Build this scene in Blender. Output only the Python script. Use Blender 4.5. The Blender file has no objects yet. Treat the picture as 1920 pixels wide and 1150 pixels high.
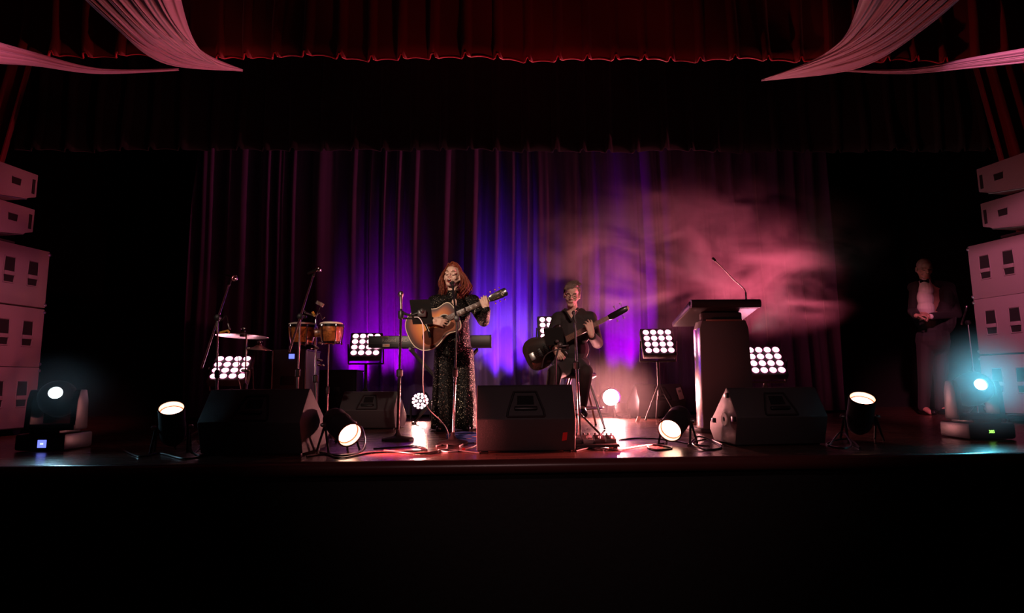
import bpy, bmesh, math, random
from mathutils import Vector, Matrix, Euler, noise
random.seed(7)
R = math.radians
SC = bpy.context.scene
COL = SC.collection

# ------------------------------------------------------------------ camera
F = 1100.0                                    # focal length in pixels of the 1920 wide frame
CAM_LOC = Vector((0, 0, 0.47))                # heights are measured from the stage floor
CAM_ROT = Matrix.Rotation(R(-1.6), 3, 'Z') @ Matrix.Rotation(R(90 + 7.25), 3, 'X') @ Matrix.Rotation(R(-0.57), 3, 'Z')
cd = bpy.data.cameras.new('camera'); cam = bpy.data.objects.new('camera', cd); COL.objects.link(cam)
cd.sensor_width = 36; cd.lens = F * 36 / 1920; cd.clip_start = 0.05; cd.clip_end = 100
cam.matrix_world = Matrix.Translation(CAM_LOC) @ CAM_ROT.to_4x4()
SC.camera = cam

# ------------------------------------------------------------------ world, exposure
w = bpy.data.worlds.new('hall_dark'); SC.world = w; w.use_nodes = True
w.node_tree.nodes['Background'].inputs[0].default_value = (0.55, 0.12, 0.2, 1)
w.node_tree.nodes['Background'].inputs[1].default_value = 0.009
SC.view_settings.view_transform = 'Standard'; SC.view_settings.look = 'None'
SC.view_settings.exposure = 0; SC.view_settings.gamma = 1
SC.cycles.use_denoising = True
SC.cycles.max_bounces = 6; SC.cycles.volume_bounces = 0; SC.cycles.volume_step_rate = 0.5

def P(px, py, Y):
    """where the ray through a photo pixel meets the vertical plane at depth Y"""
    d = CAM_ROT @ Vector(((px - 960) / F, (575 - py) / F, -1))
    return CAM_LOC + d * (Y / d.y)

def PF(px, py, z=0.0):
    """where the ray through a photo pixel meets the level z"""
    d = CAM_ROT @ Vector(((px - 960) / F, (575 - py) / F, -1))
    return CAM_LOC + d * ((z - CAM_LOC.z) / d.z)

# ------------------------------------------------------------------ house lights and added fill lamps
def aim(o, loc, target):
    o.location = loc
    o.rotation_euler = (Vector(target) - Vector(loc)).to_track_quat('-Z', 'Y').to_euler()

def spot(name, loc, target, power, col, angle, blend=0.6, size=0.05, parent=None):
    l = bpy.data.lights.new(name, 'SPOT'); l.energy = power; l.color = col
    l.spot_size = R(angle); l.spot_blend = blend; l.shadow_soft_size = size
    o = bpy.data.objects.new(name, l); COL.objects.link(o); aim(o, loc, target)
    return o

SPEC = {}
# unseen front spots on the singer and, dimmer, on the bass player
spot('unseen_front_spot', (-2.6, -2.2, 3.4), (-0.52, 5.5, 1.12), 2300, (1.0, 0.72, 0.55), 13, 0.5, 0.08)
spot('unseen_front_spot', (2.4, -2.2, 3.4), (0.62, 5.8, 1.05), 1300, (1.0, 0.62, 0.5), 11, 0.7, 0.08)
spot('unseen_front_spot', (-4.2, -2.2, 3.4), (-1.72, 4.9, 0.95), 420, (1.0, 0.72, 0.6), 9, 0.8, 0.08)  # extra unseen spot added to brighten the bongo drums
spot('added_front_wash', (0.0, -3.0, 3.6), (0.5, 4.6, 0.4), 230, (1.0, 0.55, 0.55), 34, 1.0, 0.15)  # added unseen fill lifting the dark wedge backs
# unseen red washes added to brighten the two speaker stacks
spot('added_stack_wash', (-1.2, 0.6, 3.9), (-5.2, 5.9, 0.6), 820, (1.0, 0.22, 0.34), 25, 0.9, 0.12)
spot('added_stack_wash', (1.2, 0.6, 3.9), (5.5, 5.9, 0.75), 1900, (1.0, 0.25, 0.42), 25, 0.9, 0.12)
spot('added_valance_fill', (0.75, 3.52, 0.05), (0.3, 4.35, 3.6), 85, (1.0, 0.06, 0.08), 66, 1.0, 0.08)  # unseen red lamp added low down to redden the valance
spot('added_wing_fill', (2.2, 4.7, 3.9), (4.9, 7.2, 1.4), 60, (1.0, 0.10, 0.10), 22, 0.9, 0.06)  # unseen lamp added to pick out the dim figure in the wings

# ------------------------------------------------------------------ materials
MATS = {}
def mat(name, col, rough=0.5, metal=0.0, var=0.0, scale=20.0, bump=0.0, spec=0.5, coat=0.0):
    if name in MATS: return MATS[name]
    m = bpy.data.materials.new(name); m.use_nodes = True
    nt = m.node_tree; b = nt.nodes['Principled BSDF']
    b.inputs['Base Color'].default_value = (*col, 1); b.inputs['Roughness'].default_value = rough
    b.inputs['Metallic'].default_value = metal; b.inputs['Specular IOR Level'].default_value = spec
    b.inputs['Coat Weight'].default_value = coat
    tc = nt.nodes.new('ShaderNodeTexCoord'); n = nt.nodes.new('ShaderNodeTexNoise')
    n.inputs['Scale'].default_value = scale; n.inputs['Detail'].default_value = 3
    nt.links.new(tc.outputs['Object'], n.inputs['Vector'])
    v = var if var else 0.08
    mx = nt.nodes.new('ShaderNodeMix'); mx.data_type = 'RGBA'
    mx.inputs[6].default_value = (*[c * (1 - v) for c in col], 1); mx.inputs[7].default_value = (*[min(1, c * (1 + v)) for c in col], 1)
    nt.links.new(n.outputs['Fac'], mx.inputs[0]); nt.links.new(mx.outputs[2], b.inputs['Base Color'])
    if bump:
        bp = nt.nodes.new('ShaderNodeBump'); bp.inputs['Strength'].default_value = bump; bp.inputs['Distance'].default_value = 0.01
        nt.links.new(n.outputs['Fac'], bp.inputs['Height']); nt.links.new(bp.outputs['Normal'], b.inputs['Normal'])
    MATS[name] = m
    return m

def glow(name, col, strength):
    if name in MATS: return MATS[name]
    m = bpy.data.materials.new(name); m.use_nodes = True
    b = m.node_tree.nodes['Principled BSDF']; b.inputs['Base Color'].default_value = (0.02, 0.02, 0.02, 1)
    b.inputs['Emission Color'].default_value = (*col, 1); b.inputs['Emission Strength'].default_value = strength
    MATS[name] = m
    return m

BLACK = mat('black_plastic', (0.012, 0.011, 0.012), 0.42)
MATTE = mat('black_matte_paint', (0.016, 0.014, 0.015), 0.75, bump=0.15, scale=200)
CAB = mat('black_textured_cabinet', (0.055, 0.048, 0.05), 0.6, bump=0.3, scale=300)
GRILLE = mat('black_steel_grille', (0.02, 0.018, 0.018), 0.5, 0.4, bump=0.5, scale=400)
CHROME = mat('chrome', (0.75, 0.72, 0.72), 0.16, 1.0)
STEEL = mat('dull_steel', (0.35, 0.33, 0.33), 0.35, 1.0)
GLOSSBLACK = mat('gloss_black_lacquer', (0.01, 0.009, 0.01), 0.18, coat=0.3)
RUBBER = mat('black_cable_rubber', (0.018, 0.016, 0.017), 0.35)
WHITE = mat('white_plastic', (0.75, 0.73, 0.7), 0.5)
SKIN = mat('fair_skin', (0.66, 0.43, 0.34), 0.5, var=0.07, scale=40)
SKINB = mat('pale_skin', (0.62, 0.40, 0.32), 0.5, var=0.07, scale=40)

# ------------------------------------------------------------------ mesh helpers
def frame_z(d, up=Vector((0, 0, 1))):
    """4x4 rotation whose Z axis is d"""
    d = Vector(d).normalized()
    u = Vector(up)
    if abs(d.dot(u.normalized())) > 0.98: u = Vector((0, 1, 0))
    x = u.cross(d).normalized(); y = d.cross(x)
    return Matrix((x, y, d)).transposed().to_4x4()

class G:
    def __init__(s): s.v = []; s.f = []; s.m = []
    def add(s, vs, fs, mi=0, M=None):
        o = len(s.v)
        s.v += [(M @ Vector(p)) if M is not None else Vector(p) for p in vs]
        s.f += [tuple(i + o for i in f) for f in fs]; s.m += [mi] * len(fs)
        return s
    def bm(s, b, mi=0, M=None):
        b.verts.ensure_lookup_table()
        for i, v in enumerate(b.verts): v.index = i
        s.add([v.co.copy() for v in b.verts], [[v.index for v in f.verts] for f in b.faces], mi, M); b.free()
        return s
    def box(s, c, d, M=None, bev=0.0, mi=0, seg=2):
        b = bmesh.new(); bmesh.ops.create_cube(b, size=1)
        bmesh.ops.scale(b, vec=Vector(d), verts=b.verts); bmesh.ops.translate(b, vec=Vector(c), verts=b.verts)
        if bev: bmesh.ops.bevel(b, geom=b.edges[:], offset=bev, segments=seg, affect='EDGES', profile=0.5)
        return s.bm(b, mi, M)
    def prism(s, poly, d0, d1, M=None, bev=0.0, mi=0):
        """polygon in XY extruded along Z"""
        b = bmesh.new()
        f = b.faces.new([b.verts.new((x, y, d0)) for x, y in poly])
        r = bmesh.ops.extrude_face_region(b, geom=[f])
        bmesh.ops.translate(b, vec=(0, 0, d1 - d0), verts=[v for v in r['geom'] if isinstance(v, bmesh.types.BMVert)])
        bmesh.ops.recalc_face_normals(b, faces=b.faces)
        if bev: bmesh.ops.bevel(b, geom=b.edges[:], offset=bev, segments=2, affect='EDGES', profile=0.5)
        return s.bm(b, mi, M)
    def tube(s, pts, r, seg=8, mi=0, M=None, cap=True):
        pts = [Vector(p) for p in pts]; n = len(pts)
        rr = r if isinstance(r, (list, tuple)) else [r] * n
        vs, fs = [], []; prev = None
        for i, p in enumerate(pts):
            t = (pts[min(i + 1, n - 1)] - pts[max(i - 1, 0)]).normalized()
            if prev is None:
                a = Vector((0, 0, 1)) if abs(t.z) < 0.9 else Vector((1, 0, 0))
                x = t.cross(a).normalized()
            else:
                x = (prev - t * prev.dot(t)).normalized()
            y = t.cross(x); prev = x
            for k in range(seg):
                q = 2 * math.pi * k / seg
                vs.append(p + (x * math.cos(q) + y * math.sin(q)) * rr[i])
        for i in range(n - 1):
            for k in range(seg):
                k2 = (k + 1) % seg
                fs.append((i * seg + k, i * seg + k2, (i + 1) * seg + k2, (i + 1) * seg + k))
        if cap: fs.append(tuple(reversed(range(seg)))); fs.append(tuple(range((n - 1) * seg, n * seg)))
        return s.add(vs, fs, mi, M)
    def rings(s, rings, mi=0, M=None, cap=True):
        n = len(rings[0]); vs = [p for r in rings for p in r]; fs = []
        for i in range(len(rings) - 1):
            for k in range(n):
                k2 = (k + 1) % n
                fs.append((i * n + k, i * n + k2, (i + 1) * n + k2, (i + 1) * n + k))
        if cap: fs.append(tuple(reversed(range(n)))); fs.append(tuple(range((len(rings) - 1) * n, len(rings) * n)))
        return s.add(vs, fs, mi, M)
    def lathe(s, prof, M=None, seg=24, mi=0, cap=True):
        """profile of (radius, z) turned about Z"""
        rg = [[(r * math.cos(2 * math.pi * k / seg), r * math.sin(2 * math.pi * k / seg), z) for k in range(seg)] for r, z in prof]
        return s.rings(rg, mi, M, cap)
    def ell(s, c, r, M=None, mi=0, seg=16):
        if not isinstance(r, (list, tuple)): r = (r, r, r)
        b = bmesh.new(); bmesh.ops.create_uvsphere(b, u_segments=seg, v_segments=max(6, seg // 2 + 2), radius=1)
        bmesh.ops.scale(b, vec=Vector(r), verts=b.verts); bmesh.ops.translate(b, vec=Vector(c), verts=b.verts)
        return s.bm(b, mi, M)
    def cap(s, a, ra, b_, rb, M=None, seg=14):
        """tapered capsule"""
        a, b_ = Vector(a), Vector(b_); L = (b_ - a).length
        T = Matrix.Translation(a) @ frame_z(b_ - a)
        prof = [(max(1e-4, ra * math.sin(q)), -ra * math.cos(q)) for q in (0.05, .4, .8, 1.2, math.pi / 2)]
        prof += [(max(1e-4, rb * math.cos(q)), L + rb * math.sin(q)) for q in (0, .4, .8, 1.2, 1.52)]
        return s.lathe(prof, (M @ T) if M is not None else T, seg)
    def grid(s, rows, mi=0):
        n = len(rows[0]); vs = [p for r in rows for p in r]; fs = []
        for i in range(len(rows) - 1):
            for k in range(n - 1): fs.append((i * n + k, i * n + k + 1, (i + 1) * n + k + 1, (i + 1) * n + k))
        return s.add(vs, fs, mi)

ROOTM = {}
def tag(o, label, cat, group=None, kind=None):
    if label: o['label'] = label
    if cat: o['category'] = cat
    if group: o['group'] = group
    if kind: o['kind'] = kind
    return o
def thing(name, label, cat, loc=(0, 0, 0), rz=0.0, group=None):
    o = bpy.data.objects.new(name, None); COL.objects.link(o)
    o.empty_display_size = 0.1
    o.location = loc; o.rotation_euler = (0, 0, rz)
    ROOTM[o.name] = Matrix.Translation(Vector(loc)) @ Matrix.Rotation(rz, 4, 'Z')
    return tag(o, label, cat, group)
def part(name, g, m, root=None, world=False, sharp=38, label=None, flat=False):
    """links one mesh object; world=True: g is in world coordinates although root stands elsewhere"""
    me = bpy.data.meshes.new(name)
    vs = g.v
    if world and root is not None:
        inv = ROOTM[root.name].inverted(); vs = [inv @ v for v in vs]
    me.from_pydata([tuple(v) for v in vs], [], g.f)
    for x in (m if isinstance(m, (list, tuple)) else [m]): me.materials.append(x)
    me.polygons.foreach_set('material_index', g.m)
    bm_ = bmesh.new(); bm_.from_mesh(me); bmesh.ops.recalc_face_normals(bm_, faces=bm_.faces); bm_.to_mesh(me); bm_.free()
    if not flat:
        me.shade_smooth(); me.set_sharp_from_angle(angle=R(sharp))
    me.update()
    o = bpy.data.objects.new(name, me); COL.objects.link(o)
    ROOTM[o.name] = Matrix()
    if root is not None: o.parent = root; ROOTM[o.name] = ROOTM[root.name]
    if label: o['label'] = label
    return o
def solo(name, g, m, label, cat, group=None, **k):
    """a thing that is one mesh"""
    return tag(part(name, g, m, None, **k), label, cat, group)
def struct(name, g, m, **k):
    o = part(name, g, m, None, **k); o['kind'] = 'structure'; return o
def dup(root, loc, rz, label, group=None):
    r = root.copy(); COL.objects.link(r); r.location = loc; r.rotation_euler = (0, 0, rz); r['label'] = label
    if group: r['group'] = group
    for ch in list(root.children):
        c = ch.copy(); COL.objects.link(c); c.parent = r
        for gch in list(ch.children):
            d = gch.copy(); COL.objects.link(d); d.parent = c
    return r
def remesh(o, voxel, smooth=3, fac=0.5):
    m = o.modifiers.new('one_surface', 'REMESH'); m.mode = 'VOXEL'; m.voxel_size = voxel; m.use_smooth_shade = True
    if smooth:
        q = o.modifiers.new('soften', 'SMOOTH'); q.factor = fac; q.iterations = smooth
    return o
def curve_pts(pts, n=8):
    """Catmull-Rom through the points"""
    pts = [Vector(p) for p in pts]; out = []
    for i in range(len(pts) - 1):
        p0, p1, p2, p3 = pts[max(0, i - 1)], pts[i], pts[i + 1], pts[min(len(pts) - 1, i + 2)]
        for k in range(n):
            t = k / n
            out.append(0.5 * ((2 * p1) + (p2 - p0) * t + (2 * p0 - 5 * p1 + 4 * p2 - p3) * t * t + (3 * p1 - p0 - 3 * p2 + p3) * t ** 3))
    out.append(pts[-1]); return out
def text_mesh(name, body, size, M, m, root, depth=0.001):
    cu = bpy.data.curves.new(name, 'FONT'); cu.body = body; cu.size = size; cu.extrude = depth; cu.align_x = 'LEFT'
    t = bpy.data.objects.new(name, cu); COL.objects.link(t)
    bpy.context.view_layer.update()
    me = bpy.data.meshes.new_from_object(t.evaluated_get(bpy.context.evaluated_depsgraph_get()))
    bpy.data.objects.remove(t); bpy.data.curves.remove(cu)
    me.transform(M); me.materials.clear(); me.materials.append(m)
    o = bpy.data.objects.new(name, me); COL.objects.link(o); o.parent = root
    return o
FRONT = Matrix.Rotation(R(90), 4, 'X')          # XY drawing -> upright, facing the camera (-Y)
# ================================================================== the stage and its drapes
EDGE = PF(960, 861).y
fm = bpy.data.materials.new('dark_glossy_stage_boards'); fm.use_nodes = True
nt = fm.node_tree; b = nt.nodes['Principled BSDF']
tc = nt.nodes.new('ShaderNodeTexCoord'); br = nt.nodes.new('ShaderNodeTexBrick')
br.inputs['Scale'].default_value = 1; br.inputs['Brick Width'].default_value = 2.4; br.inputs['Row Height'].default_value = 0.085
br.inputs['Mortar Size'].default_value = 0.0035
br.inputs['Color1'].default_value = (0.125, 0.052, 0.036, 1); br.inputs['Color2'].default_value = (0.085, 0.036, 0.026, 1); br.inputs['Mortar'].default_value = (0.008, 0.005, 0.005, 1)
nz = nt.nodes.new('ShaderNodeTexNoise'); mp = nt.nodes.new('ShaderNodeMapping'); mp.inputs['Scale'].default_value = (1.5, 30, 1)
nz.inputs['Scale'].default_value = 2; nz.inputs['Detail'].default_value = 5
mr = nt.nodes.new('ShaderNodeMapRange'); mr.inputs['To Min'].default_value = 0.16; mr.inputs['To Max'].default_value = 0.34
bp = nt.nodes.new('ShaderNodeBump'); bp.inputs['Strength'].default_value = 0.12; bp.inputs['Distance'].default_value = 0.01
nt.links.new(tc.outputs['Object'], br.inputs['Vector']); nt.links.new(tc.outputs['Object'], mp.inputs['Vector']); nt.links.new(mp.outputs[0], nz.inputs['Vector'])
nt.links.new(br.outputs['Color'], b.inputs['Base Color']); nt.links.new(nz.outputs['Fac'], mr.inputs['Value']); nt.links.new(mr.outputs[0], b.inputs['Roughness'])
nt.links.new(nz.outputs['Fac'], bp.inputs['Height']); nt.links.new(bp.outputs[0], b.inputs['Normal'])
g = G(); g.box((0.3, (EDGE + 9.6) / 2, -0.06), (16, 9.6 - EDGE, 0.12)); struct('floor', g, fm)
# rounded nosing along the front edge
g = G()
prof = [(EDGE + 0.0, -0.0005)] + [(EDGE - 0.045 * math.sin(q), -0.045 + 0.0445 * math.cos(q)) for q in [R(a) for a in range(15, 181, 15)]] + [(EDGE, -0.09)]
g.rings([[(x, y, z) for y, z in prof] for x in (-7.7, 8.3)])
struct('trim_stage_nosing', g, mat('red_brown_varnished_nosing', (0.11, 0.03, 0.028), 0.3, var=0.2, scale=6))
FASC = mat('black_stage_front', (0.008, 0.006, 0.006), 0.7, bump=0.2)
g = G(); g.box((0.3, EDGE + 0.03, -0.62), (16, 0.06, 1.0)); struct('wall_stage_front', g, FASC)
g = G(); g.box((0.3, 0.5, -1.17), (16, 8, 0.1)); struct('floor_hall', g, mat('dark_hall_floor', (0.012, 0.009, 0.009), 0.6))
DARKWALL = mat('black_painted_wall', (0.010, 0.008, 0.008), 0.8, bump=0.2)
g = G(); g.box((0.3, 9.5, 2.4), (16, 0.2, 4.9)); struct('wall_back', g, DARKWALL)
g = G(); g.box((-7.75, 3.0, 1.8), (0.1, 13, 6)); struct('wall_left', g, DARKWALL)
g = G(); g.box((8.35, 3.0, 1.8), (0.1, 13, 6)); struct('wall_right', g, DARKWALL)
g = G(); g.box((0.3, 3.0, 4.85), (16.2, 13, 0.1)); struct('ceiling', g, DARKWALL)

def cloth(name, col, rough=0.85, sheen=0.3, weave=500):
    m = mat(name, col, rough, var=0.12, scale=3, bump=0.0)
    bb = m.node_tree.nodes['Principled BSDF']; bb.inputs['Sheen Weight'].default_value = sheen
    nt = m.node_tree; n = nt.nodes.new('ShaderNodeTexNoise'); n.inputs['Scale'].default_value = weave
    bp = nt.nodes.new('ShaderNodeBump'); bp.inputs['Strength'].default_value = 0.15; bp.inputs['Distance'].default_value = 0.003
    t = nt.nodes.new('ShaderNodeTexCoord'); nt.links.new(t.outputs['Object'], n.inputs['Vector'])
    nt.links.new(n.outputs['Fac'], bp.inputs['Height']); nt.links.new(bp.outputs[0], bb.inputs['Normal'])
    return m
# ---- back curtain: deep irregular vertical folds
def folds(x, seed, amp):
    a = noise.noise(Vector((x * 1.35, seed, 0.3))) * 1.0
    q = math.sin(2 * math.pi * (x / 0.29 + a)); s = math.copysign(abs(q) ** 0.6, q)
    return amp * (s * 0.75 + math.sin(2 * math.pi * (x / 0.15 + 1.7 * a)) * 0.28 + noise.noise(Vector((x * 6, seed, 7))) * 0.4)
CY = 8.05
g = G(); rows = []
for j in range(15):
    z = 0.03 + 4.3 * j / 14
    rows.append([(x, CY + folds(x + 0.02 * math.sin(z * 1.3 + x), 3.1, 0.09 + 0.012 * math.sin(z + x * 2)), z) for x in [-4.2 + 9.0 * i / 760 for i in range(761)]])
g.grid(rows)
o = solo('stage_curtain', g, cloth('dark_violet_stage_curtain', (0.13, 0.075, 0.20)), 'tall back curtain in deep vertical folds lit violet behind the players', 'curtain', sharp=180)
sm = o.modifiers.new('cloth_thickness', 'SOLIDIFY'); sm.thickness = 0.006
# black masking border high behind the valance, hem at the top of the lit curtain
def border(name, label, x0, x1, Y, zh, ztop, m, pleat, seed, dep=0.04, n=900, trim=None):
    g = G(); rows = []
    xs = [x0 + (x1 - x0) * i / n for i in range(n + 1)]
    def yy(x, z):
        k = noise.noise(Vector((x * 0.9, seed, 0))) * 0.5
        ph = (x / pleat + k) % 1.0
        fold = 1.0 if ph < 0.10 else (0.0 if ph > 0.22 else 1 - (ph - 0.10) / 0.12)
        if ph > 0.94: fold = (ph - 0.94) / 0.06
        return Y - dep * fold - 0.012 * math.sin(x * 9 + seed)
    def hem(x):
        k = noise.noise(Vector((x * 0.9, seed, 0))) * 0.5
        ph = (x / pleat + k) % 1.0
        up = 0.025 * math.sin(ph * math.pi) + (0.03 if ph < 0.1 else 0)
        return zh + up + 0.03 * noise.noise(Vector((x * 0.8, seed, 4)))
    for j in range(7):
        t = (j / 6) ** 1.5
        rows.append([(x, yy(x, 0) + 0.02 * math.sin(x * 5 + j), hem(x) * (1 - t) + ztop * t) for x in xs])
    g.grid(rows)
    o = solo(name, g, m, label, 'curtain', sharp=60)
    s = o.modifiers.new('cloth_thickness', 'SOLIDIFY'); s.thickness = 0.012
    if trim:
        g = G()
        g.tube([(x, yy(x, 0) + 0.02 * math.sin(x * 5) - 0.008, hem(x) + 0.004) for x in xs[::1]], 0.007, 5)
        part('hem', g, trim, o); o.children[0]['label'] = 'red rolled hem of the valance, coloured brighter as if lit from below'
    return o
ZV = P(960, 116, 4.6).z
RED = cloth('dark_red_velvet', (0.16, 0.007, 0.012), 0.8, 0.15)
border('valance', 'dark red pleated valance hanging across the top of the stage', -5.2, 5.6, 4.6, ZV, 4.8, RED, 0.255, 2.2, trim=mat('lit_red_hem', (0.45, 0.02, 0.03), 0.5))  # hem coloured brighter than the velvet, standing for light caught from below
ZB = P(890, 286, 6.6).z
border('border_curtain', 'black masking border with a faint scalloped hem above the violet curtain', -5.5, 6.0, 6.6, ZB, 4.8, cloth('black_masking_cloth', (0.012, 0.010, 0.010), 0.9, 0.1), 0.33, 9.4)
# ---- red house curtain legs, their inner edge drawn outwards towards the floor
def leg_curtain(side, label):
    Y = 6.45; top = P(55 if side < 0 else 1828, 112, Y); low = P(-2 if side < 0 else 1884, 305, Y)
    dx = (low.x - top.x) / (top.z - low.z)
    g = G(); rows = []
    for j in range(14):
        z = top.z + 0.35 - (top.z + 0.33) * j / 13
        xe = top.x + dx * min(top.z - z, 1.9)
        row = []
        for i in range(121):
            t = i / 120; x = xe + side * (0.0 + 2.3 * t)
            row.append((x, Y + 0.05 * math.sin(t * 60 + 0.4 * j * 0.2) + 0.02 * math.sin(t * 143) + (0.03 if i else 0), z))
        rows.append(row)
    g.grid(rows)
    o = solo('house_curtain', g, RED, label, 'curtain', sharp=180)
    s = o.modifiers.new('cloth_thickness', 'SOLIDIFY'); s.thickness = 0.012
    g = G(); g.tube([Vector(r[0]) + Vector((0, -0.012, 0)) for r in rows], 0.012, 6)
    part('edge_band', g, mat('dark_red_edging', (0.20, 0.01, 0.02), 0.7), o)
leg_curtain(-1, 'dark red house curtain drawn aside above the left speaker stack')
leg_curtain(1, 'dark red house curtain drawn aside above the right speaker stack')

# ---- gathered sheer swags in front of the valance
SHEER = cloth('pale_pleated_voile', (0.32, 0.22, 0.27), 0.6, 0.4, 900)
def swag(label, ca, cb, nfold, seed, Ya, Yb, depth=0.05):
    """cloth gathered between two edge curves given as photo points; depth runs from Ya to Yb along it"""
    n = 48; m = nfold * 10
    def ev(c, t, off):
        pts = curve_pts([Vector((x, y, 0)) for x, y in c], 16)
        k = t * (len(pts) - 1); i = min(int(k), len(pts) - 2); f = k - i
        q = pts[i] * (1 - f) + pts[i + 1] * f
        return P(q.x, q.y, Ya + (Yb - Ya) * t + off)
    g = G(); rows = []
    for i in range(n + 1):
        t = i / n; row = []
        a = ev(ca, t, 0); bq = ev(cb, t, 0)
        wid = (a - bq).length
        for k in range(m + 1):
            u = k / m
            uu = u + 0.35 / nfold * math.sin(u * nfold * 2.1 + seed) 
            p = a.lerp(bq, max(0, min(1, uu)))
            d = min(depth, wid * 0.16) * (math.sin(2 * math.pi * u * nfold + seed + 0.5 * math.sin(5 * u + 2 * t)) + 0.6 * math.sin(2 * math.pi * u * nfold * 2.3 + 3 * seed))
            belly = -0.9 * min(0.22, wid * 0.45) * math.sin(math.pi * u)
            row.append((p.x, p.y + d + belly, p.z))
        rows.append(row)
    g.grid(rows)
    o = solo('fabric_swag', g, SHEER, label, 'drape', 'sheer swags hung at the corners of the stage', sharp=180)
    s = o.modifiers.new('cloth_thickness', 'SOLIDIFY'); s.thickness = 0.004
swag('wide pink-lit pleated swag sweeping down at the upper left to the valance hem', [(262, -420), (292, -190), (318, -60), (352, 55), (400, 112), (455, 131)], [(-140, -420), (-10, -190), (95, -60), (205, 45), (300, 116), (455, 134)], 11, 1.0, 2.7, 4.45, 0.13)
swag('thin low swag running in from the left edge beside the wide left swag', [(-420, -90), (-230, 5), (-60, 62), (70, 100), (190, 130), (335, 129)], [(-420, 30), (-230, 85), (-60, 112), (60, 122), (180, 137), (335, 132)], 4, 2.0, 3.0, 4.45, 0.06)
swag('wide pink-lit pleated swag fanning up at the upper right from the valance hem', [(1700, -420), (1668, -190), (1640, -70), (1598, 45), (1535, 112), (1428, 150)], [(2110, -420), (1985, -190), (1880, -70), (1755, 40), (1620, 122), (1428, 152)], 13, 3.0, 2.7, 4.45, 0.13)
swag('thin low swag running out to the right edge beside the wide right swag', [(2340, -60), (2150, 40), (1985, 80), (1830, 108), (1700, 130), (1578, 131)], [(2340, 40), (2150, 92), (1985, 112), (1830, 128), (1700, 139), (1578, 134)], 4, 4.0, 3.0, 4.45, 0.06)
# ================================================================== stage lamps
PAR_RED = (1.0, 0.16, 0.15)
LENS_PAR = glow('red_par_lens', (1.0, 0.52, 0.36), 9.0)
LENS_EDGE = glow('red_par_lens_edge', (1.0, 0.16, 0.06), 2.2)
INNER = mat('brushed_barrel_inside', (0.6, 0.5, 0.45), 0.4, 0.6)
def par_can(label, c, axis, L, r, power, ang, lens=LENS_PAR, edge=LENS_EDGE, col=PAR_RED, inset=0.03, group='red floor par cans along the stage front', aimto=None):
    c = Vector(c); axis = Vector(axis).normalized(); back = c - axis * (L - inset)
    root = thing('par_can', label, 'stage light', (back.x, back.y, 0), 0, group)
    M = Matrix.Translation(back) @ frame_z(axis)
    g = G(); g.lathe([(0.001, -0.02), (r * 0.55, -0.02), (r * 0.86, 0.012), (r, 0.05), (r, 0.11), (r * 1.03, 0.115), (r * 1.03, 0.135), (r, 0.14), (r, L), (r * 1.04, L + 0.001), (r * 1.04, L + 0.012), (r * 0.93, L + 0.012), (r * 0.92, L - inset - 0.006)], M, 36, cap=False)
    part('barrel', g, MATTE, root, True)
    g = G(); g.lathe([(r * 0.918, L - inset + 0.001), (r * 0.925, L + 0.008)], M, 36, cap=False)
    part('barrel_lining', g, INNER, root, True)
    g = G(); g.lathe([(0.001, L - inset + 0.004), (r * 0.5, L - inset + 0.003), (r * 0.84, L - inset)], M, 36, cap=False)
    g.lathe([(r * 0.84, L - inset), (r * 0.92, L - inset - 0.002)], M, 36, mi=1, cap=False)
    part('lens', g, [lens, edge], root, True)
    side = axis.cross(Vector((0, 0, 1))); side.normalize(); h = Vector((axis.x, axis.y, 0)).normalized()
    mid = back + axis * (L * 0.42)
    for s in (-1, 1):
        p = mid + side * s * (r + 0.018); g = G()
        for q in (-1, 1): g.tube([p, Vector((p.x, p.y, 0.004)) + h * q * 0.085 + side * s * 0.012], 0.0085, 6)
        br_ = part('bracket', g, MATTE, root, True)
        g = G(); g.lathe([(0.016, 0), (0.016, 0.02), (0.010, 0.03)], Matrix.Translation(p) @ frame_z(side * s), 10)
        part('knob', g, STEEL, br_, True)
    if power:
        to = Vector(aimto) if aimto else c + axis * 3
        spot('par_beam', c + axis * (inset + 0.03), to + axis * (inset + 0.03), power, col, ang, 0.9, r * 0.7)
    return root
FZ = lambda px, py: PF(px, py)
# two upright ones at the outer ends, two lying ones beside the monitors
ya = PF(310, 850).y
par_can('upright red par can on the stage floor left of the left monitor wedge', P(322, 774, ya), (0.18, -0.50, 0.80), 0.27, 0.083, 60, 26, aimto=P(385, 108, 4.3))
yd = PF(1616, 828).y
par_can('upright red par can on the stage floor right of the right monitor wedge', P(1616, 755, yd), (-0.12, -0.50, 0.84), 0.27, 0.09, 60, 26, aimto=P(1535, 116, 4.3))
yb = PF(640, 849).y
par_can('tilted red par can pointing down right between left and centre monitors', P(651, 811, yb), (0.62, -0.66, -0.40), 0.27, 0.086, 300, 105, aimto=P(651, 811, yb) + Vector((1, -.10, .03)))
yc = PF(1290, 835).y
par_can('tilted red par can pointing down left in front of the lectern', P(1259, 803, yc), (-0.55, -0.74, -0.36), 0.27, 0.086, 300, 105, aimto=P(1259, 803, yc) + Vector((-1, -.12, .03)))
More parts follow.
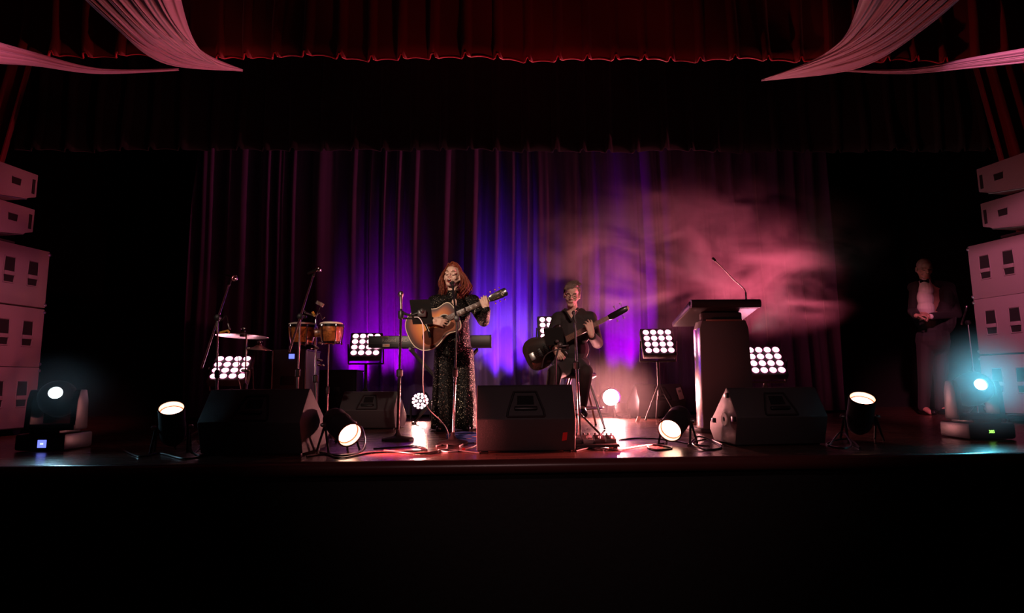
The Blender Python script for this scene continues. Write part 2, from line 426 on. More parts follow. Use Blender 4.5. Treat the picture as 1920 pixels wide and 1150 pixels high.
# spill of the two low ones across the wedges beside them
# round LED par behind the singer and the blinding one behind the bass player
LEDW = glow('pink_white_led', (1.0, 0.50, 0.62), 10.0)
LEDM = glow('magenta_led_edge', (1.0, 0.05, 0.36), 0.9)
yr = PF(790, 788).y
def led_par(label, c, axis, r):
    c = Vector(c); axis = Vector(axis).normalized()
    root = thing('led_par', label, 'stage light', (c.x, c.y + 0.1, 0))
    M = Matrix.Translation(c) @ frame_z(axis)
    g = G(); g.lathe([(0.001, -0.12), (r * 0.7, -0.12), (r, -0.09), (r, 0.012), (r * 0.95, 0.012), (r * 0.95, 0.0), (0.001, 0.0)], M, 32, cap=False)
    part('barrel', g, BLACK, root, True)
    spots = [(0, 0)] + [(0.46 * r * math.cos(k * 1.0472), 0.46 * r * math.sin(k * 1.0472)) for k in range(6)] + [(0.8 * r * math.cos(k * .5236 + .2), 0.8 * r * math.sin(k * .5236 + .2)) for k in range(12)]
    for x, y in spots:
        g = G(); g.lathe([(0.001, 0.007), (r * 0.10, 0.006), (r * 0.165, 0.002)], M @ Matrix.Translation((x, y, 0)), 14, cap=False)
        part('lens', g, LEDW, root, True)
    for s in (-1, 1):
        g = G(); p = c + Vector((s * (r + 0.015), 0.05, 0)); g.tube([p, (p.x, p.y + 0.06, 0.006)], 0.009, 6); g.tube([p, (p.x, p.y - 0.05, 0.006)], 0.009, 6)
        part('yoke_arm', g, MATTE, root, True)
    return root
led_par('small round LED lamp of many white dots on the floor behind the singer', P(788, 752, yr), (0.02, -0.9, -0.18), 0.108)
c = P(788, 752, yr); spot('led_par_beam', c + Vector((0, -0.05, -0.02)), PF(790, 818), 90, (1.0, 0.42, 0.32), 95, 0.9, 0.05)
yw = PF(1146, 783).y
HOT = glow('blinding_pink_lens', (1.0, 0.62, 0.66), 30.0)
par_can('blazing par can on the floor facing the hall right of the bass player', P(1145, 745, yw), (0.0, -0.93, -0.12), 0.24, 0.112, 0, 90, HOT, HOT, inset=0.015, group=None)
c = P(1145, 745, yw); spot('blinder_beam', c + Vector((0, -0.06, 0)), PF(1150, 830), 580, (1.0, 0.32, 0.30), 165, 1.0, 0.09)

# 4 x 4 LED blinder panels on low stands
def led_panel(label, px, py, Y, tilt, yaw, power):
    c = P(px, py, Y)
    root = thing('led_blinder_panel', label, 'stage light', (c.x, c.y + 0.05, 0), yaw, 'sixteen-lamp LED panels across the stage')
    h = c.z
    M = Matrix.Translation((0, -0.05, h)) @ Matrix.Rotation(R(-tilt), 4, 'X') @ FRONT
    g = G(); g.box((0, 0, -0.045), (0.38, 0.38, 0.08), M, 0.012)
    part('housing', g, MATTE, root)
    for i in range(4):
        for j in range(4):
            g = G(); T = M @ Matrix.Translation(((i - 1.5) * 0.0855, (j - 1.5) * 0.0855, 0))
            g.lathe([(0.001, 0.010), (0.02, 0.009), (0.0325, 0.002)], T, 20, cap=False)
            g.lathe([(0.0325, 0.002), (0.0375, 0.001)], T, 20, mi=1, cap=False)
            part('lens', g, [LEDW, LEDM], root)
    g = G()
    for s in (-1, 1): g.tube([(s * 0.205, -0.05, h), (s * 0.205, 0.02, h - 0.23)], 0.01, 6)
    g.tube([(-0.205, 0.02, h - 0.23), (0.205, 0.02, h - 0.23)], 0.011, 6)
    part('yoke', g, MATTE, root)
    g = G(); g.tube([(0, 0.02, h - 0.23), (0, 0.02, 0.28)], 0.018, 10)
    for a in (90, 210, 330): g.tube([(0, 0.02, 0.42), (0.22 * math.cos(R(a)), 0.02 + 0.22 * math.sin(R(a)), 0.012)], 0.012, 8)
    part('tripod_stand', g, MATTE, root)
    if power:
        n = Matrix.Rotation(yaw, 4, 'Z') @ Matrix.Rotation(R(-tilt), 4, 'X') @ Vector((0, -1, 0))
        spot('panel_beam', c + n * 0.06, c + n * 3 , power, (1.0, 0.16, 0.34), 150, 1.0, 0.16)
    return root
led_panel('slanted LED panel of sixteen white lamps beneath the cymbals', 431, 689, 6.0, 46, R(10), 8)
led_panel('LED panel of sixteen lamps partly behind the keyboard end', 685, 646, 7.05, 36, R(6), 18)
led_panel('LED panel mostly hidden behind the bass player', 1037, 615, 7.3, 30, 0, 18)
led_panel('LED panel of sixteen lamps standing clear left of the lectern', 1235, 640, 6.75, 32, R(-4), 14)
led_panel('LED panel of sixteen lamps partly behind the right side of the lectern', 1437, 675, 6.0, 34, R(-8), 8)

# violet uplights at the foot of the curtain
def uplight(px, Y, col, power, label, tx, tz=1.9, ang=70):
    x = P(px, 760, Y).x
    root = thing('floor_uplight', label, 'stage light', (x, Y, 0), 0, 'violet uplights at the foot of the curtain')
    M = Matrix.Translation((0, 0, 0.11)) @ Matrix.Rotation(R(-25), 4, 'X')
    g = G(); g.lathe([(0.05, -0.07), (0.075, -0.06), (0.08, 0.05), (0.074, 0.05), (0.072, 0.03), (0.001, 0.03)], M, 24); part('barrel', g, MATTE, root)
    g = G(); g.lathe([(0.001, 0.036), (0.07, 0.034)], M, 24, cap=False); part('lens', g, glow('violet_lens_%d' % px, col, 3), root)
    for s in (-1, 1):
        g = G(); g.tube([(s * 0.09, 0, 0.11), (s * 0.09, 0.06, 0.006)], 0.008, 6); g.tube([(s * 0.09, 0, 0.11), (s * 0.09, -0.06, 0.006)], 0.008, 6); part('yoke_arm', g, MATTE, root)
    spot('uplight_beam', (x, Y + 0.03, 0.17), (tx, CY, tz), power, col, ang, 0.9, 0.06)
xw = lambda px: P(px, 600, CY).x
uplight(935, 7.3, (0.22, 0.03, 1.0), 640, 'violet uplight on the floor behind the centre monitor', xw(945), 1.15, 50)
uplight(1020, 7.4, (0.25, 0.01, 1.0), 70, 'violet uplight on the floor behind the bass player stool', xw(1000), 1.2, 46)
uplight(740, 7.4, (0.48, 0.0, 0.75), 250, 'purple uplight on the floor under the keyboard', xw(742), 1.1, 47)
uplight(660, 7.64, (0.48, 0.0, 0.75), 200, 'purple uplight on the floor behind the black cases', xw(672), 0.85, 44)
uplight(1165, 7.4, (0.52, 0.0, 0.75), 560, 'purple uplight on the floor behind the blazing par can', xw(1160), 1.2, 48)

# moving heads at the outer corners
def moving_head(label, px, py_floor, face, screen, side):
    p = PF(px, py_floor); root = thing('moving_head_light', label, 'stage light', (p.x, p.y + 0.17, 0), 0, 'moving heads at the outer corners of the stage')
    g = G(); g.box((0, 0, 0.065), (0.36, 0.30, 0.12), None, 0.02); g.box((0, 0, 0.135), (0.22, 0.22, 0.03), None, 0.01)
    bs = part('base', g, BLACK, root)
    g = G()
    for s in (-1, 1):
        pr = [(-0.07, 0.15), (0.07, 0.15), (0.06, 0.36), (0.035, 0.44), (-0.035, 0.44), (-0.06, 0.36)]
        g.prism(pr, s * 0.165 - 0.022, s * 0.165 + 0.022, Matrix(((0, 0, 1, 0), (1, 0, 0, 0), (0, 1, 0, 0), (0, 0, 0, 1))), 0.008)
    g.box((0, 0, 0.165), (0.37, 0.15, 0.045), None, 0.012)
    part('yoke', g, BLACK, root)
    d = Vector(face).normalized(); M = Matrix.Translation((0, 0, 0.375)) @ frame_z(d)
    g = G(); g.lathe([(0.001, -0.17), (0.08, -0.165), (0.115, -0.12), (0.128, -0.03), (0.122, 0.06), (0.095, 0.12), (0.050, 0.15), (0.044, 0.15), (0.040, 0.135)], M, 28, cap=False)
    part('head', g, BLACK, root)
    col = (0.45, 0.9, 1.0) if side > 0 else (0.75, 0.97, 1.0)
    g = G(); g.lathe([(0.001, 0.145), (0.02, 0.144), (0.041, 0.136)], M, 24, cap=False)
    part('lens', g, glow('cold_white_lens' if side < 0 else 'cyan_white_lens', col, 25), root)
    if side < 0:
        g = G(); g.box((0.0, 0, 0), (0.062, 0.055, 0.004), Matrix.Translation((0.02, -0.151, 0.055)) @ FRONT, 0.002)
        sc = part('display_screen', g, glow('blue_display', (0.16, 0.2, 1.0), 1.6), root)
        g = G()
        for k in range(3): g.box((-0.008 + k * 0.008, 0, 0), (0.006, 0.012, 0.001), Matrix.Translation((0.02, -0.1535, 0.055)) @ FRONT)
        part('digits', g, glow('pale_blue_digits', (0.5, 0.55, 1.0), 2.0), sc)
    else:
        g = G(); g.box((0, 0, 0), (0.075, 0.04, 0.004), Matrix.Translation((-0.01, -0.151, 0.06)) @ FRONT, 0.002)
        sc = part('display_screen', g, mat('dark_display', (0.006, 0.012, 0.006), 0.2), root)
        text_mesh('digits', '385', 0.03, Matrix.Translation((-0.036, -0.1545, 0.052)) @ FRONT, glow('green_digits', (0.35, 1.0, 0.12), 2.5), sc)
    c = p + Vector((0, 0.17, 0.375)) + d * 0.16
    spot('moving_head_beam', c, c + d * 3, 36 if side > 0 else 16, (0.12, 0.75, 1.0) if side > 0 else (0.35, 0.75, 1.0), 150, 1.0, 0.03)
    return root
moving_head('moving head with a blue display at the left end of the stage', 68, 848, (0.42, -0.80, 0.28), 'blue', -1)
moving_head('moving head glaring cyan with a green number display at the right end', 1868, 826, (-0.28, -0.92, 0.24), 'green', 1)

# ================================================================== monitor wedges
def yz(): return Matrix(((0, 0, 1, 0), (1, 0, 0, 0), (0, 1, 0, 0), (0, 0, 0, 1)))
def wedge(label, pxc, py, width, h, rz, group='monitor wedges along the stage front', Yc=None, sock=False, sticker=False, side=None):
    p = PF(pxc, py)
    root = thing('monitor_wedge', label, 'speaker', (p.x, p.y + 0.17, 0), rz, group)
    k = h / 0.43; w2 = width / 2
    prof = [(-0.13 * k, 0.012), (-0.19 * k, 0.215 * k), (-0.055 * k, 0.42 * k), (-0.03 * k, 0.43 * k), (0.30 * k, 0.15 * k), (0.31 * k, 0.10 * k), (0.24 * k, 0.012)]
    g = G(); g.prism(prof, -w2, w2, yz(), 0.008); part('cabinet', g, CAB, root, sharp=30)
    d = Vector((0, 0.33 * k, -0.28 * k)); a = Vector((0, -0.03 * k, 0.43 * k)); n = Vector((0, 0.28, 0.33)).normalized()
    M = Matrix.Translation(a + d * 0.5 + n * 0.004) @ Matrix((Vector((1, 0, 0)), d.normalized(), Vector((1, 0, 0)).cross(d.normalized()))).transposed().to_4x4()
    g = G(); g.box((0, 0, 0), (width * 0.94, d.length * 0.92, 0.012), M, 0.005); part('grille', g, GRILLE, root)
    # carrying handle let into the upper back panel
    u = (Vector((0, -0.055 * k, 0.42 * k)) - Vector((0, -0.19 * k, 0.215 * k))).normalized()
    base = Vector((0, -0.19 * k, 0.215 * k)); n = Vector((1, 0, 0)).cross(u)
    if n.y > 0: n = -n
    M = Matrix.Translation(base + u * 0.115 * k) @ Matrix((Vector((1, 0, 0)), u, -n if Vector((1,0,0)).cross(u).dot(n) < 0 else n)).transposed().to_4x4()
    Mh = Matrix.Translation(base + u * 0.115 * k) @ Matrix((Vector((1, 0, 0)), u, n)).transposed().to_4x4()
    g = G()
    tr = [(-0.12, -0.10), (0.12, -0.10), (0.115, -0.06), (0.072, 0.085), (-0.072, 0.085), (-0.115, -0.06)]
    for i in range(6):
        q0, q1 = tr[i], tr[(i + 1) % 6]; g.tube([(q0[0] * k, q0[1] * k, 0.004), (q1[0] * k, q1[1] * k, 0.004)], 0.008, 6, M=Mh)
    hd = part('handle', g, MATTE, root)
    g = G(); g.prism([(-0.055 * k, -0.01), (0.055 * k, -0.01), (0.052 * k, 0.055), (-0.052 * k, 0.055)], 0.0, 0.006, Mh); part('recess', g, mat('recess_shade_black', (0.002, 0.002, 0.002), 0.9), hd)  # flat near-black plate, the shade of the handle hollow put into colour
    g = G(); g.box((0, -0.045, 0.012), (0.15 * k, 0.026, 0.022), Mh, 0.008); part('grip', g, BLACK, hd)
    for s in (-1, 1):
        for y in (-0.09 * k, 0.2 * k):
            g = G(); g.box((s * (w2 - 0.05), y, 0.006), (0.05, 0.03, 0.014), None, 0.003); part('rubber_foot', g, RUBBER, root)
    if sock:
        Ms = Matrix.Translation((-w2 - 0.001, 0.02 * k, 0.19 * k)) @ frame_z((-1, 0, 0))
        g = G(); g.lathe([(0.018, 0.001), (0.018, 0.006), (0.046, 0.006), (0.05, 0.0)], Ms, 28, cap=False); so = part('pole_socket', g, mat('pale_socket_ring', (0.78, 0.72, 0.7), 0.4), root)
        g = G(); g.lathe([(0.001, 0.003), (0.019, 0.003)], Ms, 20, cap=False); part('socket_hole', g, mat('recess_shade_black', (0.002, 0.002, 0.002), 0.9), so)  # black disc painted as the shade inside the socket
        for y, z in ((-0.15, 0.2), (0.2, 0.17), (-0.05, 0.37)):
            g = G(); g.box((-w2 - 0.008, y * k, z * k), (0.02, 0.045, 0.035), None, 0.004); part('corner_block', g, RUBBER, root)
    if sticker:
        Ms = Matrix.Translation((w2 - 0.075, -0.166 * k, 0.10 * k)) @ Matrix.Rotation(R(16), 4, 'X') @ FRONT
        g = G(); g.prism([(-0.017, -0.03), (0.015, -0.024), (0.02, 0.03), (-0.01, 0.028)], 0.0, 0.002, Ms); part('sticker', g, mat('red_tag', (0.75, 0.03, 0.03), 0.5), root, label='small red sticker')
    return root
wedge('black monitor wedge with a lit right side at the left front of the stage', 470, 856, 0.70, 0.435, R(-6))
wedge('black monitor wedge with a red sticker at the centre front of the stage', 987, 850, 0.655, 0.445, 0, sticker=True)
wedge('black monitor wedge with a round socket in its lit left side at the right front', 1468, 838, 0.66, 0.41, R(3), sock=True)
wedge('dark monitor wedge behind the tilted par can in front of the lectern', 1240, 784, 0.62, 0.42, R(8), 'monitor wedges at the back of the stage')
wedge('dark monitor wedge on the floor left of the tablet stand', 690, 806, 0.58, 0.38, R(-8), 'monitor wedges at the back of the stage')

# ================================================================== speaker stacks
def stack(side):
    nm = 'left' if side < 0 else 'right'
    Y = 6.0
    xs = [(92, 472), (84.6, 580), (77, 689)] if side < 0 else [(1811, 462), (1824, 562), (1837, 667)]
    Cn = P(*xs[1], Y); zt = [P(*q, Y).z for q in xs]; hgt = (zt[0] - zt[2]) / 2
    rz = R(-10) if side < 0 else R(11)
    Rz = Matrix.Rotation(rz, 4, 'Z'); D, W = 0.60, 0.80
    ctr = Vector((Cn.x, Y, 0)) + Rz @ Vector((side * W / 2, -D / 2, 0))
    lv = [zt[0] - hgt, zt[1] - hgt, zt[2] - hgt]
    # dolly under the stack
    d = thing('speaker_dolly', 'low black dolly under the %s speaker stack' % nm, 'dolly', (ctr.x, ctr.y, 0), rz)
    zb = lv[2]
    g = G(); g.box((0, 0, (zb + 0.08) / 2), (W, D, max(0.02, zb - 0.08)), None, 0.01); part('platform', g, MATTE, d)
    for a in (-1, 1):
        for b_ in (-1, 1):
            g = G(); g.lathe([(0.04, -0.015), (0.04, 0.015)], Matrix.Translation((a * (W / 2 - 0.1), b_ * (D / 2 - 0.1), 0.04)) @ frame_z((1, 0, 0)), 16); part('wheel', g, RUBBER, d)
    words = ['topmost', 'middle', 'lowest']
    grey = mat('dark_grey_speaker_paint', (0.20, 0.155, 0.165), 0.65, bump=0.35, scale=250)
    for k in range(3):
        t = thing('subwoofer', '%s black subwoofer of the %s speaker stack, two slot handles in its side' % (words[k], nm), 'speaker', (ctr.x, ctr.y, lv[k]), rz, 'subwoofers of the two stacks')
        g = G(); g.box((0, 0, hgt / 2), (W, D, hgt - 0.008), None, 0.008); part('cabinet', g, grey, t, sharp=30)
        g = G(); g.box((0, -D / 2 - 0.004, hgt / 2), (W - 0.05, 0.02, hgt - 0.05), None, 0.005); part('grille', g, GRILLE, t)
        for y in (D / 2 - 0.165, D / 2 - 0.40):
            M = Matrix.Translation((-side * (W / 2), y, hgt * 0.56)) @ Matrix(((0, 0, -side, 0), (1, 0, 0, 0), (0, 1, 0, 0), (0, 0, 0, 1)))
            a, c_ = 0.058, 0.125
            ou = [(-a * .86, -c_), (a * .86, -c_), (a, -c_ * .3), (a * .9, c_), (-a * .9, c_), (-a, -c_ * .3)]
            g = G()
            for i in range(6):
                q0, q1 = ou[i], ou[(i + 1) % 6]; g.tube([(*q0, 0.002), (*q1, 0.002)], 0.006, 6, M=M)
            h = part('handle', g, grey, t)
            g = G(); g.prism([(x * .86, y2 * .93) for x, y2 in ou], -0.002, 0.003, M); part('recess', g, mat('recess_shade_black', (0.002, 0.002, 0.002), 0.9), h)  # near-black plate on the side stands for shade in the handle
            g = G(); g.box((0, -0.035, 0.006), (a * 1.75, 0.04, 0.012), M, 0.004); part('grip', g, grey, h)
        for z in (0.035, hgt - 0.035):
            g = G(); g.box((-side * (W / 2 - 0.008), D / 2 - 0.004, z), (0.022, 0.03, 0.03), None, 0.004); g.ell((-side * (W / 2 + 0.002), D / 2 + 0.006, z), 0.006, seg=8); part('corner_bracket', g, STEEL, t)
    # two small array cabinets on top, tapering to the back
    qs = ((70, 333), (70, 397)) if side < 0 else ((1834, 322), (1834, 386))
    D2, W2 = 0.56, 0.74
    zt1 = P(*qs[0], Y + 0.0).z; zt2 = P(*qs[1], Y).z; st = zt1 - zt2
    lift = zt2 - st
    Cx = P(70 if side < 0 else 1834, 350, Y - 0.08)
    c2 = Vector((Cx.x, Y - 0.08, 0)) + Rz @ Vector((side * W2 / 2, -D2 / 2, 0))
    for k, zz in enumerate((zt2, zt2 - st)):
        t = thing('array_speaker', '%s small black array cabinet on top of the %s speaker stack' % (('upper', 'lower')[k], nm), 'speaker', (c2.x, c2.y, zz), rz, 'array cabinets on the two stacks')
        hh = st - 0.004
        prof = [(-D2 / 2, 0.0), (D2 / 2 - 0.10, 0.075), (D2 / 2 - 0.075, 0.10), (D2 / 2, 0.125), (D2 / 2, hh), (-D2 / 2, hh)]
        g = G(); g.prism(prof, -W2 / 2, W2 / 2, yz(), 0.006); part('cabinet', g, grey, t, sharp=30)
        g = G(); g.box((0, -D2 / 2 - 0.004, hh / 2), (W2 - 0.04, 0.016, hh - 0.04), None, 0.004); part('grille', g, GRILLE, t)
        M = Matrix.Translation((-side * (W2 / 2), 0, 0)) @ Matrix(((0, 0, -side, 0), (1, 0, 0, 0), (0, 1, 0, 0), (0, 0, 0, 1)))
        g = G(); g.prism([(0.02, 0.19), (0.105, 0.19), (0.11, 0.26), (0.015, 0.26)], -0.002, 0.003, M); g.tube([(0.012, 0.262, 0.003), (0.112, 0.262, 0.003)], 0.004, 6, mi=1, M=M)
        part('handle', g, [mat('recess_shade_black', (0.002, 0.002, 0.002), 0.9), grey], t)  # hollow shown by a flat plate coloured as its shade
        g = G(); g.prism([(0.225, 0.15), (0.255, 0.15), (0.255, 0.30), (0.225, 0.30)], -0.002, 0.003, M); part('rigging_slot', g, mat('recess_shade_black', (0.002, 0.002, 0.002), 0.9), t)  # slot is a flat plate with its shade put into the colour
        g = G(); g.tube([(-side * W2 / 2, -D2 / 2, 0.002), (-side * W2 / 2, D2 / 2 - 0.10, 0.077)], 0.006, 6); part('lower_rail', g, STEEL, t)
    # feet under the array
    p = thing('array_base_frame', 'black steel frame carrying the array cabinets of the %s stack' % nm, 'frame', (c2.x, c2.y, lv[0] + hgt), rz)
    g = G(); hz = (zt2 - st) - (lv[0] + hgt)
    g.box((0, -0.05, max(0.01, hz) / 2), (W2 - 0.1, D2 - 0.16, max(0.01, hz)), None, 0.002); part('frame_bar', g, MATTE, p)
stack(-1); stack(1)

# ================================================================== lectern
Yp = PF(1365, 811).y
pc = PF(1365, 811)
root = thing('lectern', 'tall black lectern with a sloping top and a bright strip down its left side', 'lectern', (P(1363, 700, Yp).x, Yp + 0.19, 0), R(0))
g = G()
prof = [(-0.235, 0.03), (0.235, 0.03), (0.222, 0.93), (0.20, 1.0), (-0.20, 1.0), (-0.222, 0.93)]
g.prism(prof, -0.19, -0.01, Matrix(((1, 0, 0, 0), (0, 0, 1, 0), (0, 1, 0, 0), (0, 0, 0, 1))), 0.006)
part('column', g, mat('black_laminate', (0.055, 0.047, 0.047), 0.55, bump=0.2, scale=250), root, sharp=30)
g = G(); g.box((-0.235, -0.10, 0.48), (0.008, 0.165, 0.90), Matrix.Rotation(R(0.8), 4, 'Y'), 0.002); part('side_strip', g, mat('polished_aluminium_strip', (0.85, 0.83, 0.8), 0.2, 1.0), root, label='polished metal strip')
g = G(); g.box((0, 0.0, 0.016), (0.54, 0.46, 0.032), None, 0.008); part('base_plate', g, MATTE, root)
g = G()
tp = [(-0.255, 1.155), (-0.225, 1.185), (0.36, 1.035), (0.345, 0.99), (-0.225, 1.105)]
g.prism(tp, -0.315, 0.315, yz(), 0.012); part('sloping_top', g, mat('black_vinyl_top', (0.02, 0.017, 0.017), 0.35), root, sharp=30)
g = G(); g.tube([(-0.315, -0.238, 1.145), (0.315, -0.238, 1.145)], 0.040, 16); part('front_roll', g, mat('black_vinyl_top', (0.02, 0.017, 0.017), 0.35), root)
g = G(); g.box((0, -0.11, 1.03), (0.37, 0.10, 0.10), None, 0.02); g.box((0, -0.192, 1.0), (0.33, 0.012, 0.016), None, 0.003, mi=1); part('neck', g, [MATTE, mat('copper_trim', (0.35, 0.16, 0.12), 0.35, 0.6)], root)
gp = [P(1399, 560, Yp), P(1397, 545, Yp + 0.02), P(1389, 536, Yp + 0.06), P(1376, 525, Yp + 0.1), P(1356, 504, Yp + 0.14), P(1339, 487, Yp + 0.17)]
r2 = thing('gooseneck_microphone', 'thin gooseneck microphone curving up from the lectern top', 'microphone', gp[0])
cp = curve_pts(gp, 8)
g = G(); g.tube(cp, 0.005, 8); part('gooseneck', g, STEEL, r2, True)
g = G(); g.tube([gp[0] + Vector((0, 0, -0.03)), cp[6]], 0.008, 10); part('socket', g, CHROME, r2, True)
g = G(); g.cap(cp[-1] + Vector((0.008, 0, -0.008)), 0.011, cp[-1] + Vector((-0.008, 0.004, 0.01)), 0.013); part('windscreen', g, RUBBER, r2, True)
# ================================================================== microphones and stands
def microphone(label, tail, tip, group='handheld microphones on stands', body=None, ball=None, k=1.0):
    tail, tip = Vector(tail), Vector(tip); d = (tip - tail).normalized(); L = (tip - tail).length
    t = thing('microphone', label, 'microphone', tail, 0, group)
    M = Matrix.Translation(tail) @ frame_z(d)
    g = G(); g.lathe([(0.008 * k, 0), (0.0115 * k, 0.003), (0.0125 * k, L * 0.35), (0.0165 * k, L * 0.66), (0.018 * k, L * 0.70)], M, 16); part('body', g, body or BLACK, t, True)
    g = G(); g.lathe([(0.019 * k, L * 0.68), (0.0245 * k, L * 0.76), (0.0255 * k, L * 0.84), (0.022 * k, L * 0.94), (0.012 * k, L * 0.995), (0.001, L)], M, 18); part('grille', g, ball or STEEL, t, True)
    g = G(); g.lathe([(0.0245 * k, L * 0.83), (0.0275 * k, L * 0.835), (0.0275 * k, L * 0.86), (0.0245 * k, L * 0.865)], M, 18, cap=False); part('grille_band', g, CHROME, t, True)
    return t
def stand(label, foot, top, base='round', m=None, clutch=0.5, boom=None, name='microphone_stand', group='microphone stands', br=0.13, pr=0.0105, bm=None, spread=0.3):
    m = m or GLOSSBLACK; foot, top = Vector(foot), Vector(top)
    t = thing(name, label, 'stand', (foot.x, foot.y, 0), 0, group)
    f0 = Vector((foot.x, foot.y, 0))
    if base == 'round':
        g = G(); g.lathe([(br, 0.0), (br, 0.014), (br * 0.92, 0.022), (0.035, 0.036), (0.018, 0.06), (0.014, 0.09)], Matrix.Translation(f0), 36); part('base', g, MATTE, t, True)
    else:
        for a in (80, 200, 320):
            g = G(); g.tube([f0 + Vector((0, 0, 0.2)), f0 + Vector((spread * math.cos(R(a)), spread * math.sin(R(a)), 0.012))], 0.009, 8); leg = part('leg', g, m, t, True)
            g = G(); g.ell(f0 + Vector((spread * math.cos(R(a)), spread * math.sin(R(a)), 0.014)), 0.014, seg=10); part('rubber_foot', g, RUBBER, leg, True)
    mid = f0.lerp(top, clutch)
    g = G(); g.tube([f0 + Vector((0, 0, 0.015)), mid], pr, 12); part('lower_tube', g, m, t, True)
    g = G(); g.tube([mid, top], pr * 0.72, 12); part('upper_tube', g, bm or m, t, True)
    g = G(); g.lathe([(pr * 1.1, -0.03), (pr * 1.9, -0.025), (pr * 1.9, 0.025), (pr * 1.1, 0.035)], Matrix.Translation(mid) @ frame_z(top - f0), 14); part('clutch', g, BLACK, t, True)
    if boom:
        a, b_ = Vector(boom[0]), Vector(boom[1])
        g = G(); g.tube([a, b_], 0.0085, 12); bo = part('boom', g, bm or m, t, True)
        g = G(); g.lathe([(0.012, -0.022), (0.022, -0.018), (0.022, 0.018), (0.012, 0.022)], Matrix.Translation(top) @ frame_z((0, 1, 0)), 16); g.box(top, (0.03, 0.03, 0.05), None, 0.005) ; part('pivot', g, BLACK, t, True)
        g = G(); g.cap(b_, 0.013, b_ + (b_ - a).normalized() * 0.045, 0.011); part('microphone_clip', g, BLACK, bo, True)
    return t
# singer's stand, boom leaning away from the hall to her mouth
fs = PF(849, 833); pv = P(857, 598, fs.y)
SY = PF(852, 806).y
mt = P(848, 531, SY - 0.22)
tl = P(860, 642, fs.y - 0.12)
clip = mt + (pv - mt).normalized() * 0.19
stand('black boom stand with a round base in front of the singer', fs, pv, 'round', CHROME, 0.56, (tl, clip), br=0.115, bm=BLACK)
microphone('microphone at the mouth of the singer', clip + Vector((0, 0.01, 0.01)), mt, ball=mat('bright_grille', (0.5, 0.48, 0.48), 0.3, 1.0))
# tablet stand left of the singer
ft = PF(746, 826); tt = P(752, 578, ft.y)
stand('tall black stand with a round base carrying the tablet left of the singer', ft, tt, 'round', GLOSSBLACK, 0.5, name='tablet_stand', group='tablet stands', br=0.13, pr=0.014)
o = microphone('pale microphone standing upright on top of the tablet stand', P(752, 580, ft.y), P(751.5, 546, ft.y), body=mat('satin_nickel', (0.55, 0.50, 0.46), 0.3, 1.0), ball=mat('satin_nickel', (0.55, 0.50, 0.46), 0.3, 1.0), k=0.9)
ty = ft.y - 0.06
t = thing('tablet_holder', 'black clamp arm on the tablet stand reaching to the tablet', 'holder', P(752, 592, ft.y))
g = G(); g.tube([P(752, 586, ft.y), P(770, 592, ty), P(794, 584, ty)], 0.011, 10); g.tube([P(752, 597, ft.y), P(775, 598, ty), P(792, 590, ty)], 0.007, 8); part('arm', g, BLACK, t, True)
g = G(); g.lathe([(0.02, -0.03), (0.024, -0.02), (0.024, 0.03), (0.02, 0.04)], Matrix.Translation(P(752, 592, ft.y)), 16); part('clamp', g, BLACK, t, True)
g = G(); g.box((0, 0, 0), (0.07, 0.06, 0.03), Matrix.Translation(P(791, 588, ty - 0.018)) @ FRONT, 0.01); g.ell(P(791, 583, ty - 0.04), 0.02); part('ball_joint', g, mat('satin_black', (0.05, 0.045, 0.045), 0.3), t, True)
t = thing('tablet', 'dark tablet seen from behind, hiding part of the guitar body', 'tablet', P(791, 611, ty))
c4 = [P(768, 563, ty + 0.02), P(806, 562, ty + 0.06), P(812, 607, ty), P(774, 608, ty - 0.02)]
n = (c4[1] - c4[0]).cross(c4[3] - c4[0]).normalized() * 0.006
g = G(); g.add([q + n for q in c4] + [q - n for q in c4], [(0, 1, 2, 3), (7, 6, 5, 4), (0, 4, 5, 1), (1, 5, 6, 2), (2, 6, 7, 3), (3, 7, 4, 0)]); part('case', g, mat('black_tablet_case', (0.008, 0.007, 0.007), 0.8, spec=0.1), t, True)
if n.y > 0: n = -n
g = G(); cc = sum(c4, Vector()) / 4; g.add([cc + (q - cc) * 0.9 - n * 1.15 for q in c4], [(0, 1, 2, 3)]); part('screen', g, mat('dim_screen', (0.02, 0.02, 0.025), 0.15), t, True)
# boom stands of the percussion corner
b1 = PF(410, 842); b1 = Vector((b1.x, 4.95, 0)); p1 = P(408, 596, 4.68)
stand('chrome boom stand leaning over the cymbals at the left', P(411, 740, 4.68), p1, 'tripod', STEEL, 0.55, (P(378, 691, 4.48), P(429, 534, 4.88)), bm=mat('rose_lit_chrome', (0.8, 0.74, 0.72), 0.25, 1.0), spread=0.28)
microphone('microphone tilted at the top of the left boom stand', P(424, 516, 4.89), P(443, 523, 4.84), ball=CHROME, k=0.95)
stand('chrome boom stand leaning over the left bongo drum', P(557, 740, 4.72), P(563, 594, 4.72), 'tripod', STEEL, 0.55, (P(542, 661, 4.55), P(587, 518, 4.93)), bm=mat('rose_lit_chrome', (0.8, 0.74, 0.72), 0.25, 1.0), spread=0.26)
microphone('microphone tilted at the top of the boom stand over the bongos', P(577, 513, 4.93), P(602, 503, 4.9), ball=CHROME, k=0.95)
# bass player's stand
fb = PF(1088, 824); fb.y = min(fb.y, 5.2)
fbY = 5.0
stand('straight chrome stand in front of the bass player', P(1087, 822, fbY), P(1078, 606, fbY), 'tripod', CHROME, 0.62, pr=0.014, spread=0.22)
microphone('small black microphone pointing up before the bass player', P(1079, 606, fbY), P(1075, 583, fbY + 0.03), k=0.7, ball=RUBBER)
